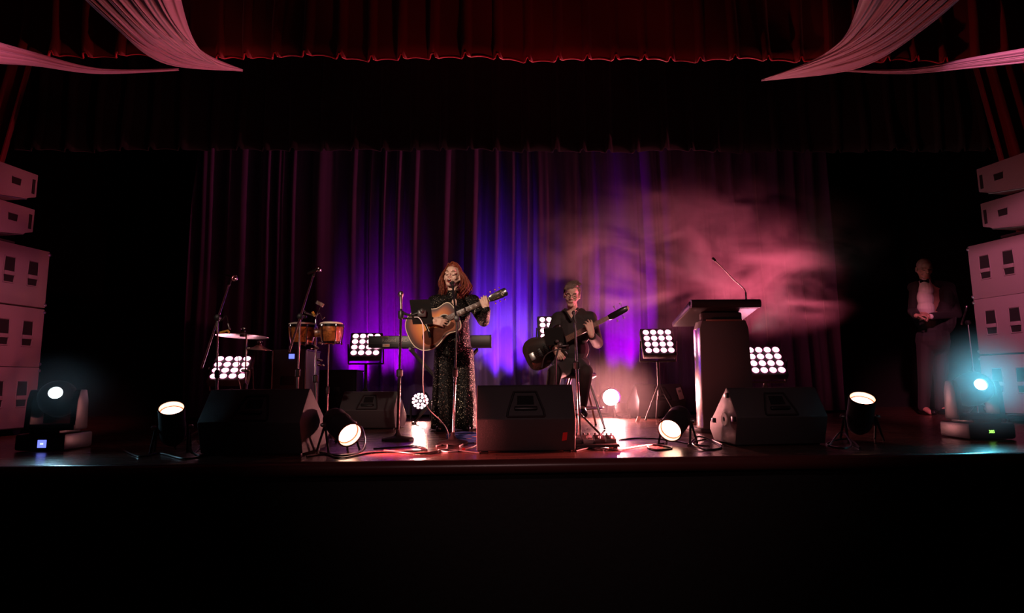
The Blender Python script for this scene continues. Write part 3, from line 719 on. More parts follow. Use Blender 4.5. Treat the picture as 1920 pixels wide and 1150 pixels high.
# stand by the right speaker stack
stand('slim stand with a short tilted boom beside the right speaker stack', P(1826, 700, 6.35), P(1815, 605, 6.35), 'tripod', STEEL, 0.5, (P(1803, 608, 6.2), P(1811, 583, 6.5)), spread=0.25, pr=0.009)
microphone('small microphone on the slim stand beside the right speaker stack', P(1810, 586, 6.5), P(1813, 573, 6.52), k=0.6)

# ================================================================== percussion
YB = 4.9
WOOD = bpy.data.materials.new('sunburst_drum_shell'); WOOD.use_nodes = True
nt = WOOD.node_tree; b = nt.nodes['Principled BSDF']; b.inputs['Roughness'].default_value = 0.3; b.inputs['Coat Weight'].default_value = 0.5
tc = nt.nodes.new('ShaderNodeTexCoord'); wv = nt.nodes.new('ShaderNodeTexNoise'); wv.inputs['Scale'].default_value = 14; wv.inputs['Distortion'].default_value = 1.5
cr = nt.nodes.new('ShaderNodeValToRGB'); cr.color_ramp.elements[0].color = (0.10, 0.022, 0.006, 1); cr.color_ramp.elements[1].color = (0.55, 0.19, 0.045, 1); cr.color_ramp.elements[0].position = 0.35; cr.color_ramp.elements[1].position = 0.65
nt.links.new(tc.outputs['Object'], wv.inputs['Vector']); nt.links.new(wv.outputs['Fac'], cr.inputs[0]); nt.links.new(cr.outputs[0], b.inputs['Base Color'])
SKINH = mat('drum_skin', (0.8, 0.68, 0.58), 0.6, var=0.1, scale=12)
cl = P(567, 607, YB); cr_ = P(621.5, 606, YB - 0.02)
root = thing('bongo_drums', 'pair of sunburst wooden bongo drums with pale skins on a stand', 'drums', (cl + cr_) / 2)
for c, r, h in ((cl, 0.108, 0.17), (cr_, 0.092, 0.165)):
    T = Matrix.Translation(c)
    g = G(); g.lathe([(r * 0.97, -0.02), (r, -0.05), (r * 0.93, -h * 0.6), (r * 0.78, -h), (r * 0.73, -h), (r * 0.9, -0.03)], T, 36, cap=False); sh = part('shell', g, WOOD, root, True)
    g = G(); g.lathe([(0.001, 0.008), (r * 0.8, 0.006), (r * 0.99, -0.002), (r * 1.02, -0.016)], T, 36, cap=False); part('drum_skin', g, SKINH, sh, True)
    g = G(); g.lathe([(r * 1.02, -0.014), (r * 1.055, -0.012), (r * 1.055, -0.034), (r * 1.0, -0.036)], T, 36, cap=False); part('rim', g, GLOSSBLACK, sh, True)
    g = G(); g.lathe([(r * 0.80, -h + 0.012), (r * 0.83, -h + 0.010), (r * 0.81, -h - 0.006), (r * 0.76, -h - 0.004)], T, 30, cap=False); part('bottom_ring', g, GLOSSBLACK, sh, True)
    for a in range(5):
        q = R(a * 72 + 20); e = Vector((math.cos(q), math.sin(q), 0))
        g = G(); g.tube([c + e * r * 1.05 + Vector((0, 0, -0.02)), c + e * r * 1.02 + Vector((0, 0, -h * 0.55)), c + e * r * 0.9 + Vector((0, 0, -h))], 0.0045, 6); g.box(c + e * r * 1.05 + Vector((0, 0, -0.03)), (0.014, 0.014, 0.03), None, 0.003); g.ell(c + e * r * 0.92 + Vector((0, 0, -h - 0.006)), 0.009, seg=8); part('tension_lug', g, CHROME, sh, True)
g = G(); g.box((cl * 0.46 + cr_ * 0.54) + Vector((0, 0, -0.085)), (0.075, 0.06, 0.06), None, 0.01); part('centre_block', g, WOOD, root, True)
bs = P(594, 760, YB + 0.02); bs.z = 0
t = stand('chrome stand with clamps holding up the bongo drums', bs, P(592, 600, YB + 0.13), 'tripod', CHROME, 0.5, name='percussion_stand', group='percussion stands', pr=0.013, spread=0.28)
g = G()
for z, dx in ((0.92, 0.03), (0.86, -0.04), (0.80, 0.035), (0.76, -0.03), (0.66, 0.02), (0.62, 0.03)):
    q = Vector((bs.x + dx * 0.4, bs.y - 0.01, z)); g.ell(q, (0.02, 0.018, 0.014), seg=8); g.tube([q, q + Vector((dx, -0.015, -0.006))], 0.005, 6); g.ell(q + Vector((dx * 1.3, -0.018, -0.006)), (0.010, 0.006, 0.012), seg=8)
part('clamps', g, CHROME, t, True)
stand('slim dark stand under the right bongo drum', P(614, 770, 5.05), P(616.5, 642, 5.05), 'tripod', STEEL, 0.5, name='percussion_stand', group='percussion stands', pr=0.008, spread=0.24)
t = thing('percussion_block', 'small grey percussion block on a bent rod above the bongos', 'percussion', P(598, 592, YB + 0.1))
g = G(); g.box((0, 0, 0), (0.062, 0.04, 0.032), Matrix.Translation(P(600, 570, YB + 0.1)) @ Matrix.Rotation(R(28), 4, 'Y'), 0.005); part('block', g, mat('grey_plastic', (0.24, 0.21, 0.19), 0.6), t, True)
g = G(); g.tube(curve_pts([P(601, 574, YB + 0.1), P(597, 583, YB + 0.1), P(594, 590, YB + 0.1), P(592, 602, YB + 0.13)], 5), 0.004, 6); part('rod', g, CHROME, t, True)
t = thing('triangle_hook', 'bent metal hook on a rod beside the percussion block', 'hook', P(600, 590, YB + 0.1))
g = G(); g.tube([P(593, 592, YB + 0.1), P(600, 587, YB + 0.1), P(605, 599, YB + 0.1), P(609, 595, YB + 0.1)], 0.005, 6); part('hook_rod', g, mat('rose_lit_chrome', (0.8, 0.74, 0.72), 0.25, 1.0), t, True)
g = G(); g.tube([P(586, 585, YB + 0.02), P(590, 593, YB + 0.02)], 0.011, 8); solo('tape_roll', g, mat('yellow_tape', (0.75, 0.50, 0.06), 0.5), 'yellow tape wrapped on a rod above the left bongo drum', 'tape')
g = G(); g.tube([P(572, 586, 4.8), P(583, 590, 4.9), P(592, 592, 5.0)], 0.009, 8); g.tube([P(570, 582, 4.8), P(577, 588, 4.85)], 0.006, 6); g.box(P(568, 594, 4.8), (0.06, 0.03, 0.025), None, 0.006); solo('boom_clamp', g, BLACK, 'black clamp arm joining the boom stand to the bongo stand', 'clamp')
# cymbals and their stand
BRONZE = mat('cymbal_bronze', (0.85, 0.70, 0.62), 0.3, 1.0, var=0.12, scale=60)
def cymbal(label, px, py, Y, r, tilt, roll):
    c = P(px, py, Y); t = thing('cymbal', label, 'cymbal', c, 0, 'cymbals in the left corner')
    M = Matrix.Translation(c) @ Matrix.Rotation(R(roll), 4, 'Y') @ Matrix.Rotation(R(tilt), 4, 'X')
    g = G(); g.lathe([(0.006, 0.026), (0.02, 0.025), (0.038, 0.014), (0.045, 0.008), (r * 0.6, 0.001), (r, -0.014), (r, -0.0155), (r * 0.6, -0.0005), (0.045, 0.0065), (0.02, 0.0235), (0.006, 0.0245)], M, 48, cap=False); part('disc', g, BRONZE, t, True)
    g = G(); g.lathe([(0.006, -0.02), (0.022, -0.018), (0.022, 0.0), (0.018, 0.022), (0.018, 0.035), (0.006, 0.045)], M, 16); part('felt', g, RUBBER, t, True)
    g = G(); g.tube([(0, 0, 0.04), (0, 0, 0.058)], 0.008, 8, M=M); g.box((0, 0, 0.055), (0.04, 0.008, 0.012), M, 0.003); part('wing_nut', g, CHROME, t, True)
    return t
cymbal('large cymbal seen edge on, its left half shining white', 455, 628, 4.95, 0.205, -2, 2)
cymbal('small dark cymbal below and right of the large cymbal', 486, 653, 5.0, 0.098, 2, 3)
ks = P(461, 740, 4.97)
t = stand('dark stand carrying the two cymbals', ks, P(462, 628, 4.97), 'tripod', STEEL, 0.5, name='percussion_stand', group='percussion stands', pr=0.010, spread=0.26)
g = G(); g.tube([P(462, 652, 4.97), P(485, 654, 5.0)], 0.006, 8); part('side_arm', g, STEEL, t, True)
g = G(); g.cap(P(455, 695, 4.93), 0.014, P(466, 695, 4.93), 0.012); g.tube([P(461, 695, 4.97), P(461, 695, 4.9)], 0.01, 8); part('wing_bolt', g, STEEL, t, True)
t = thing('clip_microphone', 'little gooseneck clip microphone over the large cymbal', 'microphone', P(411, 628, 4.68))
g = G(); g.tube(curve_pts([P(409, 606, 4.69), P(416, 600, 4.68), P(424, 593, 4.68), P(429, 612, 4.68)], 6), 0.005, 6); part('gooseneck', g, BLACK, t, True)
g = G(); g.cap(P(428, 608, 4.68), 0.008, P(431, 617, 4.68), 0.008); part('capsule', g, STEEL, t, True)
g = G(); g.tube([P(412, 624, 4.68), P(421, 622, 4.68), P(427, 620, 4.68), P(430, 624, 4.68)], 0.009, 8); solo('tape_roll', g, mat('yellow_tape', (0.75, 0.50, 0.06), 0.5), 'yellow tape wrapped on a rod beside the large cymbal', 'tape')
g = G(); g.tube(curve_pts([P(446, 668, 4.9), P(448, 690, 4.9), P(446, 706, 4.9), P(452, 735, 4.95), P(452, 790, 5.0)], 8), 0.004, 6); solo('cable', g, mat('white_cable', (0.75, 0.7, 0.7), 0.5), 'white cable dangling in front of the slanted LED panel', 'cable', 'cables on and above the stage')
# cases at the back left, one with a small blue display
def case(label, px0, px1, pyt, Y, depth, screen=False):
    a, b_ = P(px0, pyt, Y), P(px1, pyt, Y); h = a.z; W = b_.x - a.x
    t = thing('equipment_case', label, 'case', ((a.x + b_.x) / 2, Y + depth / 2, 0), 0, 'black equipment cases at the back left')
    g = G(); g.box((0, 0, h / 2), (W, depth, h), None, 0.012); part('body', g, MATTE, t, sharp=30)
    g = G()
    for s in (-1, 1):
        for z in (0.012, h - 0.012): g.tube([(s * (W / 2), -depth / 2, z), (s * (W / 2), depth / 2, z)], 0.01, 6)
        g.tube([(s * W / 2, -depth / 2, 0.012), (s * W / 2, -depth / 2, h - 0.012)], 0.01, 6)
    part('edge_trim', g, mat('dark_edge_metal', (0.06, 0.055, 0.055), 0.4, 1.0), t)
    g = G(); g.box((0, -depth / 2 - 0.004, h * 0.6), (0.14, 0.012, 0.09), None, 0.004); part('recessed_handle', g, BLACK, t)
    if screen:
        q = P(547, 668.5, Y) ; q = q - Vector(((a.x + b_.x) / 2, Y + depth / 2, 0))
        g = G(); g.box((0, 0, 0), (0.058, 0.05, 0.006), Matrix.Translation((q.x, -depth / 2 - 0.003, q.z)) @ FRONT, 0.001); part('display_screen', g, glow('blue_display', (0.16, 0.2, 1.0), 1.6), t)
    return t
case('black rack case with a small blue display behind the bongos', 512, 574, 655, 6.2, 0.5, True)
case('low black case behind the tilted par can and bongo stand', 586, 668, 694, 7.12, 0.38)

# ================================================================== keyboard
YK = SY + 0.62
a, b_ = P(691, 640, YK), P(921, 640, YK); W = b_.x - a.x
root = thing('keyboard', 'long black stage keyboard behind the singer, maker name on its back', 'keyboard', ((a.x + b_.x) / 2, YK, P(800, 651, YK).z))
hk = P(800, 629, YK).z - P(800, 651, YK).z
KB = mat('black_keyboard_shell', (0.02, 0.017, 0.017), 0.4)
g = G(); pr = [(0.0, 0.0), (0.0, hk * 0.96), (0.03, hk), (0.12, hk), (0.19, hk * 0.75), (0.34, hk * 0.72), (0.35, 0.02), (0.33, 0)]
g.prism(pr, -W / 2, W / 2, yz(), 0.004); part('body', g, KB, root, sharp=30)
g = G()
for s in (-1, 1): g.box((s * (W / 2 - 0.006), 0.17, hk * 0.5), (0.016, 0.352, hk * 1.02), None, 0.004)
part('end_panel', g, mat('dark_end_panel', (0.05, 0.04, 0.038), 0.5), root)
g = G()
for i in range(52): g.box((-W / 2 + 0.06 + i * 0.0235, 0.27, hk * 0.75), (0.021, 0.13, 0.016), None, 0.002)
part('white_keys', g, WHITE, root)
g = G(); pat = [0, 1, 3, 4, 5]
for i in range(51):
    if i % 7 in pat: g.box((-W / 2 + 0.072 + i * 0.0235, 0.24, hk * 0.75 + 0.012), (0.012, 0.085, 0.012), None, 0.002)
part('black_keys', g, BLACK, root)
g = G(); g.box((0, -0.001, hk * 0.34), (W - 0.02, 0.003, 0.004)); part('rear_groove', g, mat('dark_end_panel', (0.05, 0.04, 0.038), 0.5), root)
LET = mat('grey_lettering', (0.34, 0.26, 0.24), 0.5)
lx = P(716, 640, YK).x - (a.x + b_.x) / 2
text_mesh('maker_lettering', 'Roland', 0.056, Matrix.Translation((lx, -0.002, hk * 0.46)) @ FRONT, LET, root)
lx2 = P(752, 640, YK).x - (a.x + b_.x) / 2
text_mesh('model_lettering', 'RD-700', 0.056, Matrix.Translation((lx2, -0.002, hk * 0.46)) @ FRONT, LET, root)
g = G(); q = P(724, 647.5, YK).x - (a.x + b_.x) / 2; g.box((q, -0.003, hk * 0.16), (0.078, 0.004, 0.032), None, 0.001); g.box((q + 0.008, -0.0055, hk * 0.16), (0.05, 0.002, 0.018), None, 0, 1)
part('label_sticker', g, [mat('cream_sticker', (0.6, 0.45, 0.38), 0.5), mat('orange_print', (0.6, 0.16, 0.05), 0.5)], root, label='cream and orange sticker')
g = G(); q = P(722, 632, YK).x - (a.x + b_.x) / 2; g.box((q, -0.003, hk * 0.90), (0.085, 0.004, 0.014)); part('socket_strip', g, mat('tan_strip', (0.4, 0.27, 0.12), 0.5), root)
zk = P(800, 651, YK).z
xc = P(782, 700, YK).x
t = thing('keyboard_stand', 'black crossed-leg stand under the keyboard', 'stand', (xc + 0.12, YK + 0.17, 0))
for s, y in ((-1, 0.03), (1, 0.29)):
    A = Vector((P(768, 651, YK).x if s < 0 else P(893, 651, YK).x, YK + y, zk - 0.02)); Bq = Vector((P(893, 700, YK).x if s < 0 else P(772, 700, YK).x, YK + y, 0.03))
    g = G(); g.tube([A, Bq], 0.02, 4); lg = part('leg', g, MATTE, t, True)
    g = G(); g.tube([A + Vector((0, -0.06 if s > 0 else -0.02, 0.004)), A + Vector((0, 0.06 if s > 0 else 0.30, 0.004))], 0.014, 8); g.tube([Bq + Vector((0, -0.18, -0.012)), Bq + Vector((0, 0.18, -0.012))], 0.014, 8); part('cross_tube', g, RUBBER, lg, True)
# ================================================================== people
def head_into(g, M, nose=1.0, jaw=1.0, open_mouth=False):
    """head in local axes: x to the viewer's right, -y out of the face, z up, origin between the eyes' centres"""
    g.ell((0, .014, .036), (.073, .090, .080), M); g.ell((0, -.018, -.028), (.058 * jaw, .068, .078), M)
    g.ell((0, -.060, -.096), (.023 * jaw, .022, .018), M)
    for s in (-1, 1):
        g.cap((s * .050 * jaw, .002, -.036), .021, (s * .016, -.058, -.092), .019, M)
        g.ell((s * .036, -.054, -.026), (.025, .021, .026), M)
        g.cap((s * .012, -.079, .019), .0105, (s * .046, -.064, .017), .011, M)
        g.ell((s * .011, -.094, -.031), (.009, .010, .008), M)
        g.ell((s * .076, .014, -.006), (.010, .020, .031), M); g.ell((s * .078, .008, -.026), (.008, .012, .012), M)
    g.ell((0, -.050, .045), (.050, .040, .040), M)
    g.cap((0, -.079, .010), .0085, (0, -.103 * nose, -.026), .0115, M)
    g.ell((0, -.066, -.060), (.030, .024, .026), M)
def hand_into(g, wrist, d, n, t, curls, k=1.0, spread=0.0, thumb=(0.5, 0.75, 0.45)):
    """palm along d, palm side n, thumb side t; curls: bend per joint (degrees) for the four fingers"""
    wrist, d, n, t = Vector(wrist), Vector(d).normalized(), Vector(n).normalized(), Vector(t).normalized()
    n = (n - d * n.dot(d)).normalized(); t = (t - d * t.dot(d) - n * t.dot(n)).normalized()
    offs = (.028, .009, -.011, -.029); lens = (.070, .078, .072, .057); pl = (.088, .092, .087, .080)
    g.cap(wrist - d * .004 * k, .024 * k, wrist + d * .03 * k, .025 * k)
    for i in range(4):
        kn = wrist + d * pl[i] * k + t * offs[i] * k
        g.cap(wrist + d * .015 * k + t * offs[i] * .6 * k, .0145 * k, kn, .0108 * k)
        p = kn; a = 0.0; L = lens[i] * k
        for j, fr in enumerate((.46, .31, .27)):
            a += R(curls[i][j] if isinstance(curls[i], (list, tuple)) else curls[i])
            dd = d * math.cos(a) + n * math.sin(a) + t * spread * (1.5 - i) * .1
            q = p + dd.normalized() * L * fr
            g.cap(p, (.0096 - .0009 * j) * k, q, (.0088 - .0009 * j) * k); p = q
    b0 = wrist + d * .022 * k + t * .022 * k
    td = (d * thumb[0] + t * thumb[1] + n * thumb[2]).normalized(); b1_ = b0 + td * .042 * k
    g.cap(b0, .0145 * k, b1_, .0118 * k)
    td2 = (d * .85 + t * .25 + n * .45).normalized(); b2 = b1_ + td2 * .030 * k; g.cap(b1_, .0110 * k, b2, .0098 * k); g.cap(b2, .0098 * k, b2 + (td2 + n * .3).normalized() * .024 * k, .0082 * k)
def head_frame(c, yaw, pitch, roll):
    """yaw>0 turns the face to the picture's right, pitch>0 looks down"""
    return Matrix.Translation(c) @ Matrix.Rotation(R(yaw), 4, 'Z') @ Matrix.Rotation(R(pitch), 4, 'X') @ Matrix.Rotation(R(roll), 4, 'Y')
def strand(g, M, pts, r, wave, seed, n=7):
    c = curve_pts([Vector(p) for p in pts], n); out = []
    for i, p in enumerate(c):
        q = i / (len(c) - 1)
        out.append(p + Vector((math.sin(q * 11 + seed), math.cos(q * 9 + seed * 1.7), 0)) * wave * q)
    g.tube([M @ p for p in out], [r * (1 - .6 * (i / (len(out) - 1)) ** 2) for i in range(len(out))], 5)

# ------------------------------------------------------------------ the singer
S = lambda px, py, dy=0.0: P(px, py, SY + dy)
HM = head_frame(S(848.5, 518.5, -0.02), -13, -7, 4) @ Matrix.Scale(1.07, 4)
foot_c = S(852, 806); foot_c.z = 0
root = thing('person', 'singer with long red hair in a sparkling black jumpsuit playing an acoustic guitar', 'person', foot_c, 0, 'performers on stage')
shR, shL = S(815, 567, 0.02), S(887, 566, 0.02)
elR, wrR = S(797, 615, -0.04), S(809, 602, -0.335)
elL, wrL = S(907, 602, -0.10), S(911.5, 580, -0.325)
gu = (P(951, 546.5, SY - 0.24) - P(800, 628, SY - 0.24)).normalized()
g = G(); head_into(g, HM)
nk = S(850, 556, 0.02)
g.cap(HM @ Vector((0, .025, -.055)), .052, nk, .058); g.cap(nk, .055, S(850, 572, 0.02), .075)
g.cap(shR, .058, shL, .058); g.ell(S(850, 590, 0), (.15, .10, .15)); g.ell(S(850, 628, 0), (.135, .105, .12)); g.ell(S(851, 658, 0.01), (.165, .12, .12))
for a, b_, c3 in ((shR, elR, wrR), (shL, elL, wrL)):
    g.cap(a, .052, b_, .042); g.cap(b_, .041, c3, .026)
for sx in (-1, 1):
    hip, kn, an = S(851 + sx * 16, 668, 0.01), S(851 + sx * 19, 735, -0.02), S(851 + sx * 21, 796, 0.02)
    g.cap(hip, .085, kn, .055); g.cap(kn, .055, an, .036); an.z = 0.07; g.cap(an, .036, Vector((an.x + sx * .02, an.y - .12, 0.04)), .03)
hand_into(g, wrR, (1, -.05, -.12), (0, 1, -.25), (.1, .2, 1), ([22, 20, 10], [26, 22, 10], [30, 24, 12], [34, 26, 14]), 1.0, .6, (.7, .55, .35))
hand_into(g, wrL, (-.25, .05, 1), (-.15, 1, .1), (1, .35, .2), ([14, 38, 30], [16, 42, 30], [18, 42, 30], [20, 42, 30]), 1.0, .8, (.55, .4, .9))
remesh(part('body', g, SKIN, root, True), 0.0042, 3, .5)
# face
DARK = mat('dark_lash', (0.012, 0.007, 0.006), 0.5); BROW = mat('auburn_brow', (0.13, 0.05, 0.03), 0.7)
for s in (-1, 1):
    g = G(); g.ell((s * .031, -.0685, .001), (.0165, .0125, .0115), HM); part('eyelid', g, mat('shimmer_eyeshadow', (0.72, 0.50, 0.42), 0.28, 0.2), root, True)
    g = G(); g.tube([HM @ Vector((s * x, y, z)) for x, y, z in ((.015, -.081, -.006), (.024, -.0842, -.0105), (.034, -.0825, -.0115), (.044, -.076, -.008), (.050, -.069, -.003))], [.0016, .0026, .003, .0026, .001], 6); part('eyelashes', g, DARK, root, True)
    g = G(); g.tube([HM @ Vector((s * x, y, z)) for x, y, z in ((.013, -.0915, .020), (.026, -.0915, .027), (.040, -.083, .029), (.051, -.072, .024))], [.0026, .0034, .003, .0014], 6); part('eyebrow', g, BROW, root, True)
g = G(); g.ell((0, -.0835, -.0665), (.0145, .010, .014), HM); part('open_mouth', g, mat('mouth_inside', (0.05, 0.008, 0.008), 0.4), root, True)
g = G(); lp = [HM @ Vector((.0165 * math.cos(q), -.089 + .006 * abs(math.cos(q)), -.0665 + .0150 * math.sin(q))) for q in [2 * math.pi * k / 16 for k in range(17)]]
g.tube(lp, .0042, 6, cap=False); part('lips', g, mat('dark_red_lips', (0.30, 0.045, 0.045), 0.3), root, True)
g = G(); g.box((0, -.090, -.0555), (.018, .004, .006), HM, .001); part('teeth', g, mat('teeth', (0.75, 0.7, 0.62), 0.3), root, True)
# hair: parted, swept to one side, long waves
HAIR = bpy.data.materials.new('copper_red_hair'); HAIR.use_nodes = True
nt = HAIR.node_tree; b = nt.nodes['Principled BSDF']; b.inputs['Roughness'].default_value = 0.5; b.inputs['Sheen Weight'].default_value = 0.1; b.inputs['Specular IOR Level'].default_value = .3
tc = nt.nodes.new('ShaderNodeTexCoord'); n_ = nt.nodes.new('ShaderNodeTexNoise'); n_.inputs['Scale'].default_value = 90
cr = nt.nodes.new('ShaderNodeValToRGB'); cr.color_ramp.elements[0].color = (0.07, 0.012, 0.007, 1); cr.color_ramp.elements[1].color = (0.28, 0.06, 0.026, 1); cr.color_ramp.elements[0].position = .3; cr.color_ramp.elements[1].position = .7
nt.links.new(tc.outputs['Object'], n_.inputs['Vector']); nt.links.new(n_.outputs['Fac'], cr.inputs[0]); nt.links.new(cr.outputs[0], b.inputs['Base Color'])
g = G(); rnd = random.Random(3)
g.ell((0.004, .034, .050), (.078, .082, .078), HM); g.ell((0.0, .05, -.01), (.070, .060, .085), HM); g.ell((.006, .0, .092), (.060, .066, .036), HM)
for i in range(340):
    u = rnd.random(); side = 1 if rnd.random() < .62 else -1
    th = rnd.uniform(-.75, 1.45) if side > 0 else rnd.uniform(-.35, 1.45)
    x0 = -.014 + rnd.uniform(-.006, .006); y0 = -.055 + .15 * u
    z0 = .122 - .6 * (y0 - .01) ** 2 / .1 - .012
    ex, ey = side * (.079 + .018 * rnd.random()) * max(.45, math.cos(th * .75)), .02 + .085 * math.sin(th)
    L = rnd.uniform(.11, .20) if side > 0 else rnd.uniform(.09, .155)
    bul = (.052 if side > 0 else .022) * rnd.random()
    pts = [(x0, y0, z0), (side * .045 + x0 * .5, y0 * .65 + ey * .35 - (.018 if side > 0 else 0), .102 + .02 * rnd.random()), (ex * 1.02, ey * .9, .045), (ex * 1.05 + side * bul, ey, -.03), (ex + side * (bul * 1.8 + .006), ey + .005, -.03 - L * .5), (ex * .92 + side * bul, ey + .004 * side, -.03 - L)]
    strand(g, HM, pts, rnd.uniform(.003, .0058), .019, rnd.uniform(-.9, .9) + side)
for i in range(26):                                                # the raised front roll of hair
    q = i / 25; strand(g, HM, [(-.02 - .01 * q, -.058 + .05 * q, .085 + .02 * q), (-.002, -.062 + .05 * q, .120 + .006 * math.sin(q * 3)), (.036, -.055 + .055 * q, .113), (.068, -.028 + .05 * q, .070), (.080, -.005 + .03 * q, .01)], .0085, .003, i)
part('hair', g, HAIR, root, True)
# sparkling jumpsuit
SPK = bpy.data.materials.new('black_sequin_fabric'); SPK.use_nodes = True
nt = SPK.node_tree; b = nt.nodes['Principled BSDF']; b.inputs['Specular IOR Level'].default_value = .12
tc = nt.nodes.new('ShaderNodeTexCoord'); vo = nt.nodes.new('ShaderNodeTexVoronoi'); vo.inputs['Scale'].default_value = 200
sx_ = nt.nodes.new('ShaderNodeSeparateColor'); r1 = nt.nodes.new('ShaderNodeMapRange'); r1.inputs['From Min'].default_value = .94; r1.inputs['From Max'].default_value = .99
r1.interpolation_type = 'SMOOTHSTEP'
mx = nt.nodes.new('ShaderNodeMix'); mx.data_type = 'RGBA'; mx.inputs[6].default_value = (.007, .006, .006, 1); mx.inputs[7].default_value = (.85, .72, .55, 1)
nt.links.new(tc.outputs['Object'], vo.inputs['Vector']); nt.links.new(vo.outputs['Color'], sx_.inputs[0]); nt.links.new(sx_.outputs[0], r1.inputs[0])
nt.links.new(r1.outputs[0], mx.inputs[0]); nt.links.new(mx.outputs[2], b.inputs['Base Color']); b.inputs['Roughness'].default_value = 0.45
nt.links.new(r1.outputs[0], b.inputs['Metallic'])
# every sequin lies at its own small angle
nm = nt.nodes.new('ShaderNodeVectorMath'); nm.operation = 'MULTIPLY_ADD'; nm.inputs[1].default_value = (.9, .9, .9); nm.inputs[2].default_value = (-.45, -.45, -.45)
ge = nt.nodes.new('ShaderNodeNewGeometry'); ad = nt.nodes.new('ShaderNodeVectorMath'); ad.operation = 'ADD'; no = nt.nodes.new('ShaderNodeVectorMath'); no.operation = 'NORMALIZE'
nt.links.new(vo.outputs['Color'], nm.inputs[0]); nt.links.new(nm.outputs[0], ad.inputs[0]); nt.links.new(ge.outputs['Normal'], ad.inputs[1]); nt.links.new(ad.outputs[0], no.inputs[0]); nt.links.new(no.outputs[0], b.inputs['Normal'])
g = G()
g.cap(S(849.5, 551, 0.015), .066, S(850, 562, 0.015), .082)
g.cap(shR, .075, shL, .075); g.ell(S(850, 588, 0), (.175, .125, .17))
for s in (-1, 1): g.ell(S(850 + s * 16, 590, -.07), (.085, .075, .08))
g.cap(S(850, 592, 0), .150, S(851, 650, 0.01), .172); g.ell(S(851, 660, 0.01), (.19, .15, .16))
for a, b_, c3 in ((shR, elR, wrR), (shL, elL, wrL)):
    g.cap(a, .072, b_, .060); g.cap(b_, .060, c3 + (b_ - c3).normalized() * .015, .044)
def wide_leg(cx0, cx1, hx):
    rg = []
    for j in range(22):
        t = j / 21; py = 655 + (805 - 655) * t; cx = cx0 + (cx1 - cx0) * t
        c = S(cx, py, 0.01 * (1 - t)); rx = .105 + (hx - .105) * t ** 1.2; ry = .125 + .035 * t
        rg.append([(c.x + rx * math.cos(q) * (1 + .05 * t * math.sin(5 * q + cx)), c.y + ry * math.sin(q) * (1 + .07 * t * math.sin(7 * q + cx)), max(c.z, .012)) for q in [2 * math.pi * k / 40 for k in range(40)]])
    g.rings(rg)
wide_leg(834, 829.5, .119); wide_leg(868, 875, .112)
remesh(part('jumpsuit', g, SPK, root, True), 0.007, 2, .5)
g = G(); n0 = S(852, 566, -.108); g.ell(n0, (.026, .012, .030)); g.ell(n0 + Vector((.004, .0, -.02)), (.020, .010, .03)); part('keyhole_neckline', g, SKIN, root, True, label='bare skin in the keyhole neckline')
for sx in (-1, 1):
    a = S(851 + sx * 22, 800, -.10); a.z = .03
    g = G(); g.cap(a, .042, a + Vector((sx * .02, -.10, -.004)), .033); part('shoe', g, GLOSSBLACK, root, True)

# ------------------------------------------------------------------ acoustic guitar
Gs = P(834, 601, SY - 0.235)                                        # sound hole
gu = (P(951, 546.5, SY - 0.255) - Gs).normalized()
gn = Vector((0.14, -1, 0.0)); gn = (gn - gu * gn.dot(gu)).normalized(); gv = gn.cross(gu)
GM = Matrix.Translation(Gs) @ Matrix((gu, gv, gn)).transposed().to_4x4()
root = thing('acoustic_guitar', 'sunburst acoustic guitar with a white edge held by the singer', 'guitar', Gs)
ROOTM[root.name] = Matrix.Translation(Gs)
half = [(-.375, 0), (-.372, .06), (-.355, .12), (-.31, .172), (-.25, .198), (-.20, .200), (-.14, .186), (-.08, .155), (-.035, .137), (.0, .134), (.04, .142), (.075, .146), (.105, .136), (.125, .105), (.134, .06), (.135, .03), (.135, 0)]
hc = curve_pts([Vector((x, y, 0)) for x, y in half], 4)
outl = [(p.x, p.y) for p in hc] + [(p.x, -p.y) for p in reversed(hc[1:-1])]
SB = bpy.data.materials.new('guitar_sunburst_top'); SB.use_nodes = True
nt = SB.node_tree; b = nt.nodes['Principled BSDF']; b.inputs['Roughness'].default_value = .32; b.inputs['Coat Weight'].default_value = .15
at = nt.nodes.new('ShaderNodeVertexColor'); at.layer_name = 'burst'; cr = nt.nodes.new('ShaderNodeValToRGB')
e = cr.color_ramp.elements; e[0].position = 0.0; e[0].color = (.012, .004, .003, 1); e[1].position = .14; e[1].color = (.10, .018, .006, 1)
for p_, c_ in ((.32, (.42, .10, .014, 1)), (.60, (.68, .24, .035, 1)), (1.0, (.75, .33, .06, 1))): q = e.new(p_); q.color = c_
nt.links.new(at.outputs['Color'], cr.inputs[0]); nt.links.new(cr.outputs[0], b.inputs['Base Color'])
# top as concentric outlines so that the burst follows the body
rgs = []; ctr = Vector((-.13, 0))
for j in range(13):
    s_ = 1 - j / 12 * .999
    rgs.append([(ctr.x + (x - ctr.x) * s_, y * s_, .052 + .001 * (1 - s_)) for x, y in outl])
g = G(); g.rings(rgs, cap=False, M=GM)
top = part('top', g, SB, root, True, sharp=180)
ca = top.data.color_attributes.new('burst', 'FLOAT_COLOR', 'POINT'); no_ = len(outl)
for i in range(len(top.data.vertices)):
    vv = min(1.0, (i // no_) / 12 * 1.05); ca.data[i].color = (vv, vv, vv, 1)
g = G(); g.prism(outl, -.052, .0515, GM); part('back_and_sides', g, mat('dark_mahogany', (.05, .014, .008), .25, coat=.5), root, True, sharp=30)
g = G(); g.tube([GM @ Vector((x, y, .052)) for x, y in outl + outl[:1]], .0042, 6, cap=False); g.tube([GM @ Vector((x, y, -.05)) for x, y in outl + outl[:1]], .0035, 6, cap=False); part('binding', g, mat('cream_binding', (.8, .68, .52), .4), root, True)
